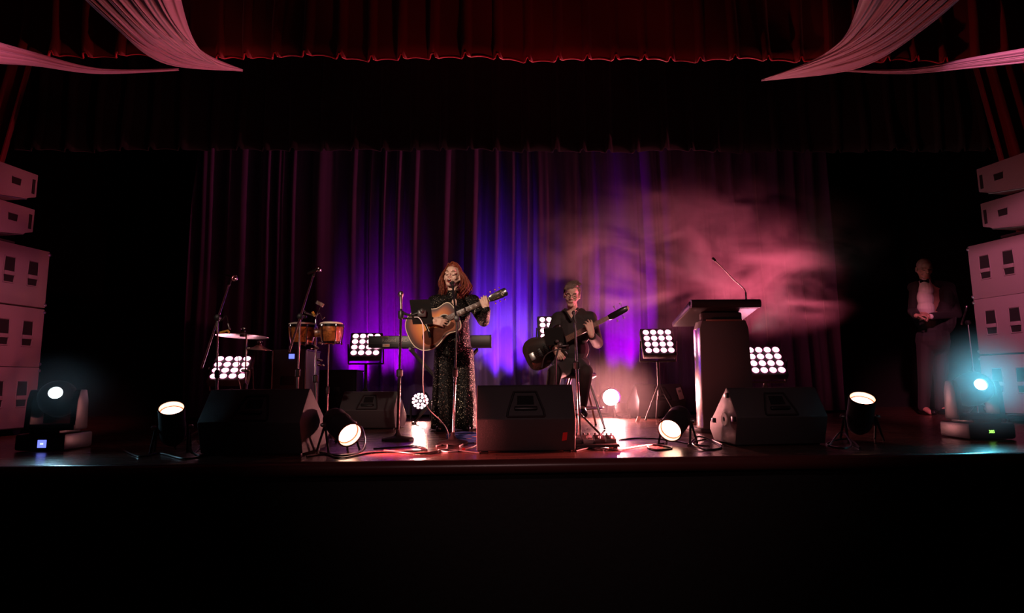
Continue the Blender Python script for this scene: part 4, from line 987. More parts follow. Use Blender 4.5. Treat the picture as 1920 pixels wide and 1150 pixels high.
g = G(); g.lathe([(.001, .0545), (.050, .0545)], GM, 36, cap=False); part('sound_hole', g, mat('recess_shade_black', (.002, .002, .002), .9), root, True)  # black disc over the closed top, painted as the shade within
g = G(); g.lathe([(.050, .0535), (.051, .0552), (.060, .0552), (.061, .0535)], GM, 36, cap=False); part('rosette', g, mat('pearl_rosette', (.45, .38, .3), .3), root, True)
pg = curve_pts([Vector(q + (0,)) for q in ((.055, -.040), (.02, -.062), (-.03, -.055), (-.10, -.030), (-.16, -.012), (-.225, -.022), (-.265, -.065), (-.255, -.135), (-.19, -.162), (-.11, -.148), (-.05, -.110), (.005, -.105), (.05, -.098), (.075, -.070), (.055, -.040))], 5)
g = G(); g.prism([(p.x, p.y) for p in pg[:-1]], .0525, .0550, GM); part('pickguard', g, mat('dark_tortoise_pickguard', (.075, .018, .008), .2, var=.4, scale=25, coat=.5), root, True)
g = G(); g.prism([(-.205, -.09), (-.18, -.10), (-.165, -.03), (-.165, .03), (-.18, .10), (-.205, .09), (-.19, .03), (-.19, -.03)], .0525, .0615, GM, .002); g.box((-.175, 0, .0625), (.004, .075, .006), GM, mi=1); part('bridge', g, [GLOSSBLACK, mat('bone', (.8, .74, .62), .4)], root, True)
g = G(); g.prism([(.02, -.028), (.47, -.0215), (.47, .0215), (.02, .028)], .053, .064, GM, .0015)
g.prism([(.10, -.026), (.47, -.021), (.47, .021), (.10, .026)], .030, .0535, GM, .006); neck = part('neck', g, mat('rosewood_neck', (.06, .026, .016), .35, var=.2, scale=30), root, True)
g = G(); 
for i in range(20):
    x = .485 - .648 * (1 - 2 ** (-(i + 1) / 12.0))
    if x > .03: g.box((x, 0, .0645), (.0022, .044, .0016), GM)
g.box((.4725, 0, .0635), (.005, .043, .006), GM); part('frets', g, STEEL, neck, True)
g = G()
for i in (3, 5, 7, 9, 12):
    x = .485 - .648 * (1 - 2 ** (-(i - .5) / 12.0)); g.box((x, 0, .0643), (.010, .018, .0008), GM)
part('inlays', g, mat('pearl_inlay', (.75, .7, .65), .25), neck, True)
g = G()
for i in range(6):
    y = (i - 2.5) * .0085; g.tube([GM @ Vector((-.175, y * 1.2, .0655)), GM @ Vector((.472, y * .8, .0672)), GM @ Vector((.62, y * 1.2, .056))], .0007, 4)
part('strings', g, mat('string_metal', (.8, .7, .55), .3, 1.0), root, True)
g = G(); g.prism([(.47, -.022), (.50, -.034), (.60, -.041), (.655, -.040), (.668, -.018), (.660, 0), (.668, .018), (.655, .040), (.60, .041), (.50, .034), (.47, .022)], .036, .052, GM, .002); hs = part('headstock', g, GLOSSBLACK, root, True)
g = G(); g.tube(curve_pts([GM @ Vector(q) for q in ((.60, -.012, .0525), (.615, .008, .0525), (.628, -.01, .0525), (.64, .01, .0525), (.652, -.008, .0525))], 5), .002, 5); part('headstock_inlay', g, mat('pearl_inlay', (.75, .7, .65), .25), hs, True)
for sgn in (-1, 1):
    for i in range(3):
        x = .515 + i * .048
        g = G(); g.tube([GM @ Vector((x, sgn * .036, .044)), GM @ Vector((x, sgn * .058, .044))], .003, 6); g.ell((x, sgn * .063, .044), (.009, .007, .006), GM, seg=10); g.lathe([(.006, .052), (.006, .060), (.001, .062)], GM @ Matrix.Translation((x, sgn * .022, 0)), 10); part('tuning_peg', g, mat('gold_hardware', (.85, .60, .28), .25, 1.0), hs, True)
# strap from the body end over her shoulder
g = G(); sp = [GM @ Vector((-.37, 0, -.01)), S(790, 616, 0.16), S(800, 575, .17), S(818, 557, .10), S(832, 556, -.03)]
cp = curve_pts(sp, 8); g.rings([[p + Vector((.0, .0, .022)), p + Vector((.004, .004, .022)), p + Vector((.004, .004, -.022)), p + Vector((0, 0, -.022))] for p in cp]); part('strap', g, mat('black_leather_strap', (.02, .014, .012), .5), root, True)
# white cable: tablet down to the floor by the microphone stand
g = G(); g.tube(curve_pts([P(777, 595, ty - .03), P(785, 596, ty - .05), P(792, 607, ty - .06), P(794, 630, ty - .05), P(794, 670, ty - .02), P(793, 720, ty), P(797, 752, ty), P(806, 770, ty - .05), P(826, 789, fs.y + .25), P(838, 806, fs.y + .15), P(842, 826, fs.y + .05), PF(838, 832)], 10), .0042, 8); solo('cable', g, mat('white_cable', (.75, .7, .7), .5), 'white cable looping from the tablet down to the floor', 'cable', 'cables on and above the stage')

# ------------------------------------------------------------------ the bass player
BY = 5.85
B = lambda px, py, dy=0.0: P(px, py, BY + dy)
HB = head_frame(B(1072, 553.5, -0.06), -10, 13, 5)
seat = B(1070, 692, 0.05)
fc = Vector((seat.x, BY - .1, 0))
root = thing('person', 'seated person with short grey hair, round glasses and black shirt playing a bass guitar', 'person', fc, 0, 'performers on stage')
bsR, bsL = B(1047, 598, .02), B(1106, 597, .02)
beR, bwR = B(1029, 648, .0), B(1040, 655, -.27)
beL, bwL = B(1120, 643, -.08), B(1109, 629, -.44)
g = G(); head_into(g, HB, 1.05, .95)
nk = B(1074, 586, .02)
g.cap(HB @ Vector((0, .03, -.055)), .050, nk, .055); g.cap(nk, .054, B(1075, 598, .02), .075)
g.cap(bsR, .058, bsL, .058); g.ell(B(1075, 618, .02), (.15, .10, .15)); g.ell(B(1074, 652, .03), (.135, .11, .13)); g.ell(B(1072, 680, .06), (.16, .13, .11))
for a, b_, c3 in ((bsR, beR, bwR), (bsL, beL, bwL)): g.cap(a, .05, b_, .04); g.cap(b_, .039, c3, .027)
legs = ((B(1060, 688, 0), B(1040, 700, -.40), Vector((B(1032, 780, -.42).x, BY - .36, .22))), (B(1086, 688, 0), B(1098, 698, -.40), Vector((B(1094, 780, -.42).x, BY - .30, .22))))
for h_, k_, a_ in legs:
    g.cap(h_, .075, k_, .055); g.cap(k_, .052, a_, .034); g.cap(a_, .035, a_ + Vector((0, -.13, -.05)), .028)
hand_into(g, bwR, (.45, -.1, -.6), (0, 1, 0), (.8, 0, .5), ([30, 30, 20], [35, 32, 20], [40, 34, 20], [45, 34, 20]), .95, .4)
hand_into(g, bwL, (-.2, -.1, 1), (-.25, 1, .1), (1, .3, .2), ([12, 36, 30], [14, 40, 30], [16, 40, 30], [20, 42, 30]), 1.0, 1.2, (.5, .5, .85))
remesh(part('body', g, SKINB, root, True), 0.0042, 3, .5)
for s in (-1, 1):
    g = G(); g.ell((s * .031, -.0665, .000), (.0145, .011, .0085), HB); part('eyelid', g, SKINB, root, True)
    g = G(); g.tube([HB @ Vector((s * x, y, z)) for x, y, z in ((.018, -.079, -.005), (.031, -.0795, -.0075), (.044, -.073, -.004))], .0018, 6); part('eyelashes', g, DARK, root, True)
    g = G(); g.tube([HB @ Vector((s * x, y, z)) for x, y, z in ((.015, -.0905, .021), (.030, -.0885, .026), (.046, -.077, .022))], .0024, 6); part('eyebrow', g, mat('grey_brown_brow', (.10, .065, .05), .7), root, True)
g = G(); g.tube([HB @ Vector(q) for q in ((-.024, -.082, -.066), (-.01, -.0905, -.063), (.01, -.0905, -.063), (.024, -.082, -.066))], [.002, .0042, .0042, .002], 6); part('lips', g, mat('muted_lips', (.34, .14, .12), .45), root, True)
HAIRB = mat('short_grey_brown_hair', (.17, .12, .10), .5, var=.5, scale=140)
g = G(); rnd = random.Random(9)
g.ell((0, .040, .052), (.078, .078, .075), HB); g.ell((0, .062, -.01), (.066, .048, .06), HB); g.ell((0, -.004, .096), (.062, .066, .034), HB)
for i in range(260):
    a = rnd.uniform(-math.pi, math.pi); e_ = rnd.uniform(.15, 1.45)
    y_ = .028 - .088 * math.cos(a) * math.cos(e_)
    p0 = Vector((.077 * math.sin(a) * math.cos(e_), y_, .045 + .083 * math.sin(e_)))
    if y_ < -.045 and p0.z < .088: continue
    dq = Vector((.024 + rnd.uniform(-.01, .01), -.010 - .012 * rnd.random(), .010 + rnd.uniform(-.004, .010))) if e_ > .6 else Vector((rnd.uniform(-.006, .006), .006, -.022))
    o_ = Vector((math.sin(a) * .006, -.006 * math.cos(a), .004))
    strand(g, HB, [p0, p0 + o_ + dq * .5, p0 + o_ * .8 + dq], rnd.uniform(.0035, .0065), .002, rnd.uniform(0, 6), 3)
for i in range(16):
    q = i / 15; strand(g, HB, [(.045 - .09 * q, -.058, .098), (.03 - .09 * q, -.074, .094), (.008 - .08 * q, -.079, .074 + .012 * math.sin(q * 5)), (-.006 - .07 * q, -.078 + .012 * q, .055 + .01 * math.sin(i))], .0075, .002, i, 4)
for s in (-1, 1): 
    for i in range(8): strand(g, HB, [(s * .074, -.012 + .012 * i, .06), (s * .079, -.010 + .012 * i, .03), (s * .077, -.008 + .012 * i, .0 - .012 * (i > 3))], .006, .001, i, 3)
part('hair', g, HAIRB, root, True)
g = G()
for s in (-1, 1):
    g.tube([HB @ Vector((s * .031 + .0215 * math.cos(q), -.0925 + .012 * abs(s * .031 + .0215 * math.cos(q)) / .05, -.003 + .0195 * math.sin(q))) for q in [2 * math.pi * k / 24 for k in range(25)]], .0017, 6, cap=False)
    g.tube([HB @ Vector(q) for q in ((s * .052, -.080, .003), (s * .074, -.05, .003), (s * .079, .01, .003))], .0016, 6)
g.tube([HB @ Vector(q) for q in ((-.010, -.0925, .002), (0, -.098, .004), (.010, -.0925, .002))], .0016, 6); part('glasses', g, DARK, root, True, label='thin dark round glasses')
SHIRT = cloth('black_shirt_cloth', (.016, .012, .012), .8, .04)
g = G(); g.cap(bsR, .073, bsL, .073); g.ell(B(1075, 620, .02), (.185, .125, .17)); g.ell(B(1074, 655, .03), (.165, .135, .15)); g.ell(B(1072, 682, .06), (.185, .15, .11))
g.cap(B(1060, 588, .035), .05, B(1055, 597, .0), .06); g.cap(B(1090, 587, .035), .05, B(1095, 597, .0), .06)
for a, b_, c3 in ((bsR, beR, bwR), (bsL, beL, bwL)): g.cap(a, .070, b_, .058); g.cap(b_, .056, c3 + (b_ - c3).normalized() * .03, .042)
remesh(part('shirt', g, SHIRT, root, True), .007, 2)
g = G()
vx = [B(1061, 583, -.105), B(1082, 582, -.105), B(1071, 600, -.128)]
rg = []
for j in range(7):
    t = j / 6; a = vx[0].lerp(vx[2], t); c_ = vx[1].lerp(vx[2], t); rg.append([a.lerp(c_, k / 6) + Vector((0, -.028 * math.sin(math.pi * k / 6) * (1 - t), 0)) for k in range(7)])
g.grid(rg); o = part('open_collar_skin', g, SKINB, root, True, label='bare skin in the open collar'); sm = o.modifiers.new('thickness', 'SOLIDIFY'); sm.thickness = .02; sm.offset = 1
for pa, pb in ((B(1060, 580, -.085), B(1071, 601, -.135)), (B(1083, 579, -.085), B(1072, 601, -.135))):
    g = G(); g.cap(pa, .013, pb, .010); part('collar', g, SHIRT, root, True)
g = G(); g.ell(B(1072, 684, .06), (.18, .15, .11))
for h_, k_, a_ in legs: g.cap(h_, .094, k_, .072); g.cap(k_, .070, a_ + Vector((0, 0, .03)), .056)
remesh(part('trousers', g, cloth('black_trouser_cloth', (.018, .013, .013), .8, .04), root, True), .007, 2)
for h_, k_, a_ in legs: g = G(); g.cap(a_ + Vector((0, .02, -.02)), .042, a_ + Vector((0, -.15, -.055)), .035); part('shoe', g, BLACK, root, True)

# bass guitar
hd0 = P(1152, 590.5, BY - .40); bdc = P(1031, 653, BY - .22)
bu = (hd0 - bdc).normalized(); bn = Vector((-.15, -1, .05)); bn = (bn - bu * bn.dot(bu)).normalized(); bv = bn.cross(bu)
BM = Matrix.Translation(bdc) @ Matrix((bu, bv, bn)).transposed().to_4x4(); Lb = (hd0 - bdc).length
root = thing('bass_guitar', 'dark electric bass guitar held by the seated player, neck up to the right', 'guitar', bdc)
ho = curve_pts([Vector(q + (0,)) for q in ((-.26, 0), (-.25, .10), (-.19, .16), (-.10, .165), (-.02, .13), (.06, .14), (.14, .17), (.19, .155), (.17, .11), (.10, .06), (.09, .0), (.10, -.06), (.13, -.10), (.12, -.135), (.06, -.13), (-.02, -.12), (-.10, -.15), (-.20, -.14), (-.25, -.09), (-.26, 0))], 5)
g = G(); g.prism([(p.x, p.y) for p in ho[:-1]], -.02, .02, BM, .005); part('body', g, mat('dark_burst_lacquer', (.02, .010, .008), .18, coat=.6), root, True)
g = G(); g.prism([(.0, -.031), (Lb - .06, -.020), (Lb - .06, .020), (.0, .031)], .018, .034, BM, .003); nk_ = part('neck', g, mat('brown_fretboard', (.20, .11, .075), .4, var=.2, scale=30), root, True)
g = G()
for i in range(20):
    x = Lb - .06 - (Lb) * .98 * (1 - 2 ** (-(i + 1) / 12.0))
    if x > .02: g.box((x, 0, .0345), (.0025, .046, .002), BM)
part('frets', g, STEEL, nk_, True)
g = G()
for i in range(4): g.tube([BM @ Vector((-.17, (i - 1.5) * .016, .036)), BM @ Vector((Lb - .06, (i - 1.5) * .010, .037))], .0014, 4)
part('strings', g, STEEL, root, True)
g = G(); g.prism([(Lb - .065, -.021), (Lb - .02, -.034), (Lb + .12, -.030), (Lb + .15, -.01), (Lb + .145, .018), (Lb + .10, .028), (Lb - .02, .027), (Lb - .065, .021)], .008, .024, BM, .003); hs = part('headstock', g, GLOSSBLACK, root, True)
g = G(); g.prism([(Lb + .132, -.03), (Lb + .152, -.012), (Lb + .150, .016), (Lb + .138, .012)], .0245, .026, BM); part('headstock_tip', g, mat('pale_wood_tip', (.6, .36, .26), .4), hs, True)
for i in range(4):
    s = 1 if i % 2 else -1; x = Lb + .0 + i * .032
    g = G(); g.tube([BM @ Vector((x, s * .03, .015)), BM @ Vector((x, s * .062, .015))], .0035, 6); g.box((x, s * .068, .015), (.022, .012, .005), BM, .002); part('tuning_peg', g, STEEL, hs, True)
g = G(); 
for x in (-.03, -.10): g.box((x, 0, .023), (.035, .085, .012), BM, .003)
part('pickup', g, BLACK, root, True)
g = G(); g.box((-.185, 0, .025), (.05, .075, .014), BM, .003); part('bridge', g, STEEL, root, True)

# stool
sx0, sy0 = B(1083, 690, .08).x, BY + .08; sh_ = B(1073, 700, .08).z
root = thing('bar_stool', 'chrome legged stool with a curved seat rim under the bass player', 'stool', (sx0, sy0, 0))
g = G(); g.lathe([(.001, sh_ - .055), (.15, sh_ - .055), (.185, sh_ - .035), (.188, sh_ - .012), (.17, sh_), (.001, sh_ + .004)], Matrix.Translation((sx0, sy0, 0)), 36, cap=False); part('seat', g, mat('black_vinyl_seat', (.015, .012, .012), .4), root, True)
PINKCH = mat('rose_lit_chrome', (.8, .74, .72), .25, 1.0)
for a in (-40, 40, 140, 220):
    q = R(a - 90); d0 = Vector((math.cos(q), math.sin(q), 0))
    g = G(); g.tube(curve_pts([Vector((sx0, sy0, sh_ - .05)) + d0 * .13, Vector((sx0, sy0, sh_ * .6)) + d0 * .205, Vector((sx0, sy0, .012)) + d0 * .33], 6), .0115, 10); lg = part('leg', g, PINKCH, root, True)
    g = G(); g.ell(Vector((sx0, sy0, .010)) + d0 * .33, (.016, .016, .010), seg=10); part('rubber_foot', g, RUBBER, lg, True)
g = G(); g.tube([(sx0 + .242 * math.cos(2 * math.pi * k / 32), sy0 + .242 * math.sin(2 * math.pi * k / 32), sh_ * .36) for k in range(33)], .010, 8, cap=False); part('foot_ring', g, PINKCH, root, True)
g = G()
for px0, dy in ((1014, -.02), (1046, -.16), (1095, -.16)):
    pass
# folded music stand with a tablet at the bass player's right knee
my = BY - .62
mp = P(1036, 690, my)
root = thing('music_stand', 'black clamp stand holding a tablet in front of the bass guitar body', 'stand', (mp.x, my, 0))
f0 = Vector((mp.x, my, 0))
g = G(); g.tube([f0 + Vector((0, 0, .02)), P(1042, 672, my)], .010, 10); part('pole', g, BLACK, root, True)
for a in (60, 180, 300): g = G(); g.tube([f0 + Vector((0, 0, .22)), f0 + Vector((.24 * math.cos(R(a)), .24 * math.sin(R(a)), .01))], .008, 6); part('leg', g, BLACK, root, True)
g = G(); g.tube([P(1042, 672, my), P(1048, 650, my - .02), P(1066, 648, my - .02)], .009, 8); g.tube(curve_pts([P(1066, 655, my), P(1040, 657, my - .03), P(1022, 668, my - .02), P(1016, 690, my)], 6), .006, 6); g.ell(P(1050, 647, my - .03), .025); g.ell(P(1044, 640, my - .03), .016); g.ell(P(1065, 653, my - .03), .014); part('clamp_head', g, mat('satin_black', (.05, .045, .045), .3), root, True)
c4 = [P(1019, 617, my + .03), P(1054, 614, my + .05), P(1063, 645, my + .02), P(1024, 649, my)]
n = (c4[1] - c4[0]).cross(c4[3] - c4[0]).normalized() * .006
t = thing('tablet', 'dark tablet on the clamp stand before the bass player, thin edge catching light', 'tablet', P(1040, 632, my))
g = G(); g.add([q + n for q in c4] + [q - n for q in c4], [(0, 1, 2, 3), (7, 6, 5, 4), (0, 4, 5, 1), (1, 5, 6, 2), (2, 6, 7, 3), (3, 7, 4, 0)]); part('case', g, mat('black_tablet_case', (0.008, 0.007, 0.007), 0.8, spec=0.1), t, True)
if n.y > 0: n = -n
g = G(); cc = sum(c4, Vector()) / 4; g.add([cc + (q - cc) * .9 - n * 1.15 for q in c4], [(0, 1, 2, 3)]); part('screen', g, mat('dim_screen', (.02, .02, .025), .15), t, True)
g = G(); g.tube([c4[1] - Vector((0, .008, 0)), c4[2] - Vector((0, .008, 0))], .0028, 6); part('edge_band', g, STEEL, t, True)

# ------------------------------------------------------------------ the man in the wings
WY = 7.3
W_ = lambda px, py, dy=0.0: P(px, py, WY + dy)
fc = W_(1740, 700); fc.z = 0
root = thing('person', 'bald person in bow tie and dinner jacket standing in the dark wings, forearm raised', 'person', fc)
HW = head_frame(W_(1733, 504, -.04), -18, 20, 0) @ Matrix.Scale(1.12, 4)
g = G(); head_into(g, HW, 1.05, 1.03); nk = W_(1736, 524, .03); wsR, wsL = W_(1718, 538, .04), W_(1778, 540, .06)
weR, wwR = W_(1712, 584, .10), W_(1718, 592, -.22); weL, wwL = W_(1793, 590, .0), W_(1745, 594, -.24)
g.cap(HW @ Vector((0, .03, -.055)), .054, nk, .06); g.cap(wsR, .06, wsL, .06); g.ell(W_(1748, 560, .08), (.15, .10, .18)); g.ell(W_(1748, 605, .06), (.15, .12, .16)); g.ell(W_(1749, 640, .06), (.17, .13, .13))
for a, b_, c3 in ((wsR, weR, wwR), (wsL, weL, wwL)): g.cap(a, .055, b_, .045); g.cap(b_, .043, c3, .03)
wl = []
for s in (-1, 1):
    h_, k_, a_ = W_(1749 + s * 14, 645, .06), W_(1749 + s * 15, 715, .03), W_(1749 + s * 16, 775, .06); a_.z = .08; wl.append((h_, k_, a_))
    g.cap(h_, .08, k_, .055); g.cap(k_, .052, a_, .038); g.cap(a_, .038, a_ + Vector((s * .02, -.14, -.045)), .03)
hand_into(g, wwL, (-1, -.1, .05), (.1, 1, -.3), (0, .3, 1), ([25, 30, 15], [28, 32, 18], [32, 34, 18], [36, 36, 20]), 1.05)
hand_into(g, wwR, (.7, -.5, -.1), (0, 0, -1), (.3, -1, 0), ([40, 45, 25], [42, 45, 25], [45, 45, 25], [48, 45, 25]), 1.0)
remesh(part('body', g, mat('ruddy_skin', (.5, .27, .2), .5, var=.08, scale=40), root, True), .0048, 3)
for s in (-1, 1):
    g = G(); g.tube([HW @ Vector((s * x, y, z)) for x, y, z in ((.018, -.080, -.003), (.031, -.0805, -.005), (.044, -.074, -.002))], .0025, 6); part('eyelashes', g, DARK, root, True)
    g = G(); g.tube([HW @ Vector((s * x, y, z)) for x, y, z in ((.014, -.0915, .020), (.030, -.089, .025), (.048, -.077, .02))], .0032, 6); part('eyebrow', g, BROW, root, True)
g = G(); g.tube([HW @ Vector(q) for q in ((-.024, -.082, -.066), (0, -.0915, -.063), (.024, -.082, -.066))], [.002, .004, .002], 6); part('lips', g, mat('muted_lips', (.34, .14, .12), .45), root, True)
g = G(); g.cap(W_(1734, 531, -.02), .07, W_(1736, 545, -.05), .085); g.ell(W_(1735, 560, -.04), (.10, .075, .14)); g.ell(W_(1736, 580, -.03), (.10, .09, .14))
remesh(part('shirt', g, cloth('white_dress_shirt', (.72, .66, .62), .7, .1), root, True), .007, 2)
g = G()
g.cap(wsR + Vector((0, .01, 0)), .070, W_(1722, 560, .06), .075); g.cap(wsL, .075, W_(1765, 560, .06), .10); g.cap(wsR + Vector((0, .05, 0)), .07, wsL + Vector((0, .04, 0)), .07)
g.ell(W_(1765, 580, .06), (.10, .14, .22)); g.ell(W_(1770, 560, .035), (.11, .145, .17)); g.cap(W_(1754, 533, .02), .055, wsL, .078); g.ell(W_(1768, 600, .05), (.12, .165, .2)); g.ell(W_(1724, 585, .08), (.06, .12, .22)); g.ell(W_(1750, 612, .07), (.18, .165, .2)); g.ell(W_(1749, 632, .06), (.195, .165, .15))
for a, b_, c3 in ((wsR, weR, wwR), (wsL, weL, wwL)): g.cap(a, .072, b_, .062); g.cap(b_, .060, c3 + (b_ - c3).normalized() * .03, .050)
remesh(part('dinner_jacket', g, cloth('black_dinner_jacket', (.016, .013, .014), .8, .05), root, True), .007, 2)
g = G()
g.ell(W_(1749, 640, .06), (.20, .17, .19))
for h_, k_, a_ in wl: g.cap(h_, .10, k_, .075); g.cap(k_, .073, a_ + Vector((0, 0, .01)), .062)
remesh(part('trousers', g, cloth('black_trouser_cloth', (.018, .013, .013), .8, .04), root, True), .008, 2)
bt = W_(1733, 527, -.115)
g = G(); g.box(bt, (.022, .02, .022), None, .005)
for s in (-1, 1): g.prism([(0, .006), (s * .055, .026), (s * .06, 0), (s * .055, -.026), (0, -.006)], -.008, .008, Matrix.Translation(bt) @ FRONT, .003)
part('bow_tie', g, BLACK, root, True, label='black bow tie')
g = G(); g.cap(wwL + (weL - wwL).normalized() * .0, .036, wwL + (weL - wwL).normalized() * .03, .04); part('shirt_cuff', g, cloth('white_dress_shirt', (.72, .66, .62), .7, .1), root, True)
for h_, k_, a_ in wl: g = G(); g.cap(a_ + Vector((0, .03, -.035)), .045, a_ + Vector((0, -.17, -.045)), .035); part('shoe', g, GLOSSBLACK, root, True)
# ================================================================== things on the floor, cables, haze
def cable(pts, r, m, label, n=8, z=None):
    q = [PF(x, y) + Vector((0, 0, r * 1.02)) for x, y in pts]
    if z:
        for i, dz in z.items(): q[i] = q[i] + Vector((0, 0, dz))
    g = G(); g.tube(curve_pts(q, n), r, 7); return solo('cable', g, m, label, 'cable', 'cables on and above the stage')
cable([(232, 846), (262, 858), (300, 852), (345, 862), (385, 856)], .006, RUBBER, 'black cable curling around the foot of the upright left par can')
cable([(340, 822), (352, 832), (362, 850), (378, 838), (368, 826), (356, 840), (372, 856), (390, 850)], .006, RUBBER, 'tangled black cable beside the left wedge', z={1: .05, 3: .03})
cable([(575, 858), (610, 854), (640, 861), (690, 852), (740, 850), (790, 853), (840, 846), (900, 852)], .006, RUBBER, 'long black cable running along the stage front between the left and centre wedges')
cable([(664, 826), (676, 822), (684, 835), (676, 848), (640, 856), (600, 850)], .006, RUBBER, 'black cable looping off the tilted par can right of the left wedge', z={1: .09, 2: .04})
cable([(700, 843), (745, 840), (780, 838), (800, 845), (760, 848), (720, 846)], .005, RUBBER, 'thin black cable lying by the foot of the tablet stand')
cable([(818, 838), (836, 834), (838, 842), (822, 846), (845, 849), (880, 842), (896, 834), (880, 830), (862, 838)], .005, mat('white_cable', (.75, .7, .7), .5), 'pale cable looped round the foot of the singer stand')
cable([(1080, 848), (1110, 842), (1150, 846), (1190, 840), (1225, 836), (1260, 842), (1230, 846), (1215, 838), (1245, 833)], .006, RUBBER, 'black cable running from the pedals to the tilted right par can')
cable([(1160, 826), (1200, 823), (1250, 826), (1300, 835), (1330, 838)], .005, RUBBER, 'thin black cable crossing the lit boards right of the blazing par can')
cable([(1290, 838), (1310, 828), (1340, 832), (1352, 842), (1320, 845), (1300, 838), (1330, 826), (1355, 836)], .006, RUBBER, 'knot of black cable between the tilted right par can and the right wedge', z={1: .03, 5: .02})
cable([(1555, 838), (1580, 826), (1596, 836), (1575, 842), (1550, 834), (1590, 830), (1612, 842)], .006, RUBBER, 'black cable curling between the right wedge and the upright right par can', z={1: .06, 5: .02})
cable([(1100, 838), (1125, 832), (1146, 838), (1130, 846), (1108, 842)], .005, mat('chrome_plugs', (.6, .58, .58), .25, 1.0), 'shiny metal sheathed cable by the pedals')
# blue cable coil by the singer's stand and a pale box behind it
bc = PF(871, 829)
g = G()
for k in range(6):
    rr = .115 - .009 * (k % 3); h = .008 + .011 * k
    g.tube([bc + Vector((rr * math.cos(q + k) * 1.25 + .01 * math.sin(3 * k), rr * math.sin(q + k), h + .004 * math.sin(3 * q + k))) for q in [2 * math.pi * i / 30 for i in range(31)]], .0062, 6, cap=False)
solo('cable_coil', g, mat('blue_cable', (.035, .10, .30), .4), 'coil of blue cable on the floor at the foot of the singer stand', 'cable')
bx = PF(886, 823)
t = thing('plug_box', 'pale flat plug box on the floor left of the centre wedge', 'box', bx)
g = G(); g.box((0, 0, .022), (.105, .07, .042), None, .006); part('box_body', g, mat('cream_plastic', (.62, .55, .47), .5), t)
g = G(); g.lathe([(.014, .042), (.014, .047), (.001, .048)], Matrix.Translation((-.02, 0, 0)), 14); part('socket', g, BLACK, t)
g = G(); q = PF(868, 847); g.prism([(-.014, -.0), (.014, .0), (.016, .022), (-.004, .024)], -.002, .002, Matrix.Translation(q + Vector((0, 0, .001))) @ FRONT); solo('tape_tab', g, mat('red_tag', (.75, .03, .03), .5), 'tiny red tape tab at the stage edge before the singer stand', 'tape')
# effect pedals before the bass player
pb = PF(1118, 843)
t = thing('pedal_board', 'flat black pedal board on the floor right of the centre wedge', 'board', (pb.x, pb.y + .12, 0))
g = G(); g.box((0, 0, .02), (.34, .20, .022), None, .005); part('board', g, MATTE, t)
for sx in (-1, 1):
    for sy in (-1, 1): g = G(); g.box((sx * .14, sy * .08, .005), (.03, .03, .010), None, .002); part('rubber_foot', g, RUBBER, t)
cols = [((.05, .05, .05), 'dark grey'), ((.22, .2, .2), 'silver grey'), ((.06, .03, .03), 'dark red'), ((.10, .09, .08), 'brown grey')]
for i, (c_, nm) in enumerate(cols):
    t = thing('effect_pedal', '%s effect pedal, number %s from the left on the pedal board' % (nm, ('one', 'two', 'three', 'four')[i]), 'pedal', (pb.x - .125 + i * .082, pb.y + .12, .031), 0, 'effect pedals on the board')
    g = G(); g.prism([(-.06, 0), (.06, 0), (.06, .05), (.03, .052), (-.06, .03)], -.034, .034, yz(), .004); part('pedal_case', g, mat('pedal_paint_%d' % i, c_, .35), t, sharp=30)
    for s in (-1, 1): g = G(); g.lathe([(.009, .05), (.008, .066), (.001, .067)], Matrix.Translation((s * .016, .042, 0)), 12); part('knob', g, BLACK, t)
    g = G(); g.lathe([(.009, .03), (.009, .046), (.006, .052), (.001, .053)], Matrix.Translation((0, -.03, 0)), 12); part('foot_switch', g, CHROME, t)
# bits behind the lectern par
t = thing('wireless_pack', 'small pale tilted wireless pack standing on the rear wedge left of the lectern', 'device', P(1275, 748, PF(1240, 784).y + .06))
T = Matrix.Translation(P(1275, 738, PF(1240, 784).y + .02)) @ Matrix.Rotation(R(-16), 4, 'Y') @ FRONT
g = G(); g.box((0, 0, 0), (.062, .15, .026), T, .008); part('shell', g, mat('pale_grey_plastic', (.55, .5, .47), .5), t, True)
g = G(); g.box((0, .03, .0145), (.036, .03, .003), T, .001); part('display', g, mat('grey_lcd', (.2, .2, .18), .3), t, True)
g = G(); g.tube([T @ Vector((-.015, .075, 0)), T @ Vector((-.02, .10, 0))], .004, 6); part('antenna', g, BLACK, t, True)
q = PF(1199, 792)
g = G(); g.prism([(-.03, .0), (.01, -.002), (.03, .055), (-.006, .06)], -.003, .003, Matrix.Translation(q + Vector((0, .05, .004))) @ FRONT); solo('luggage_tag', g, mat('orange_tag', (.75, .22, .10), .5), 'orange tag standing on the floor below the rear wedge', 'tag')
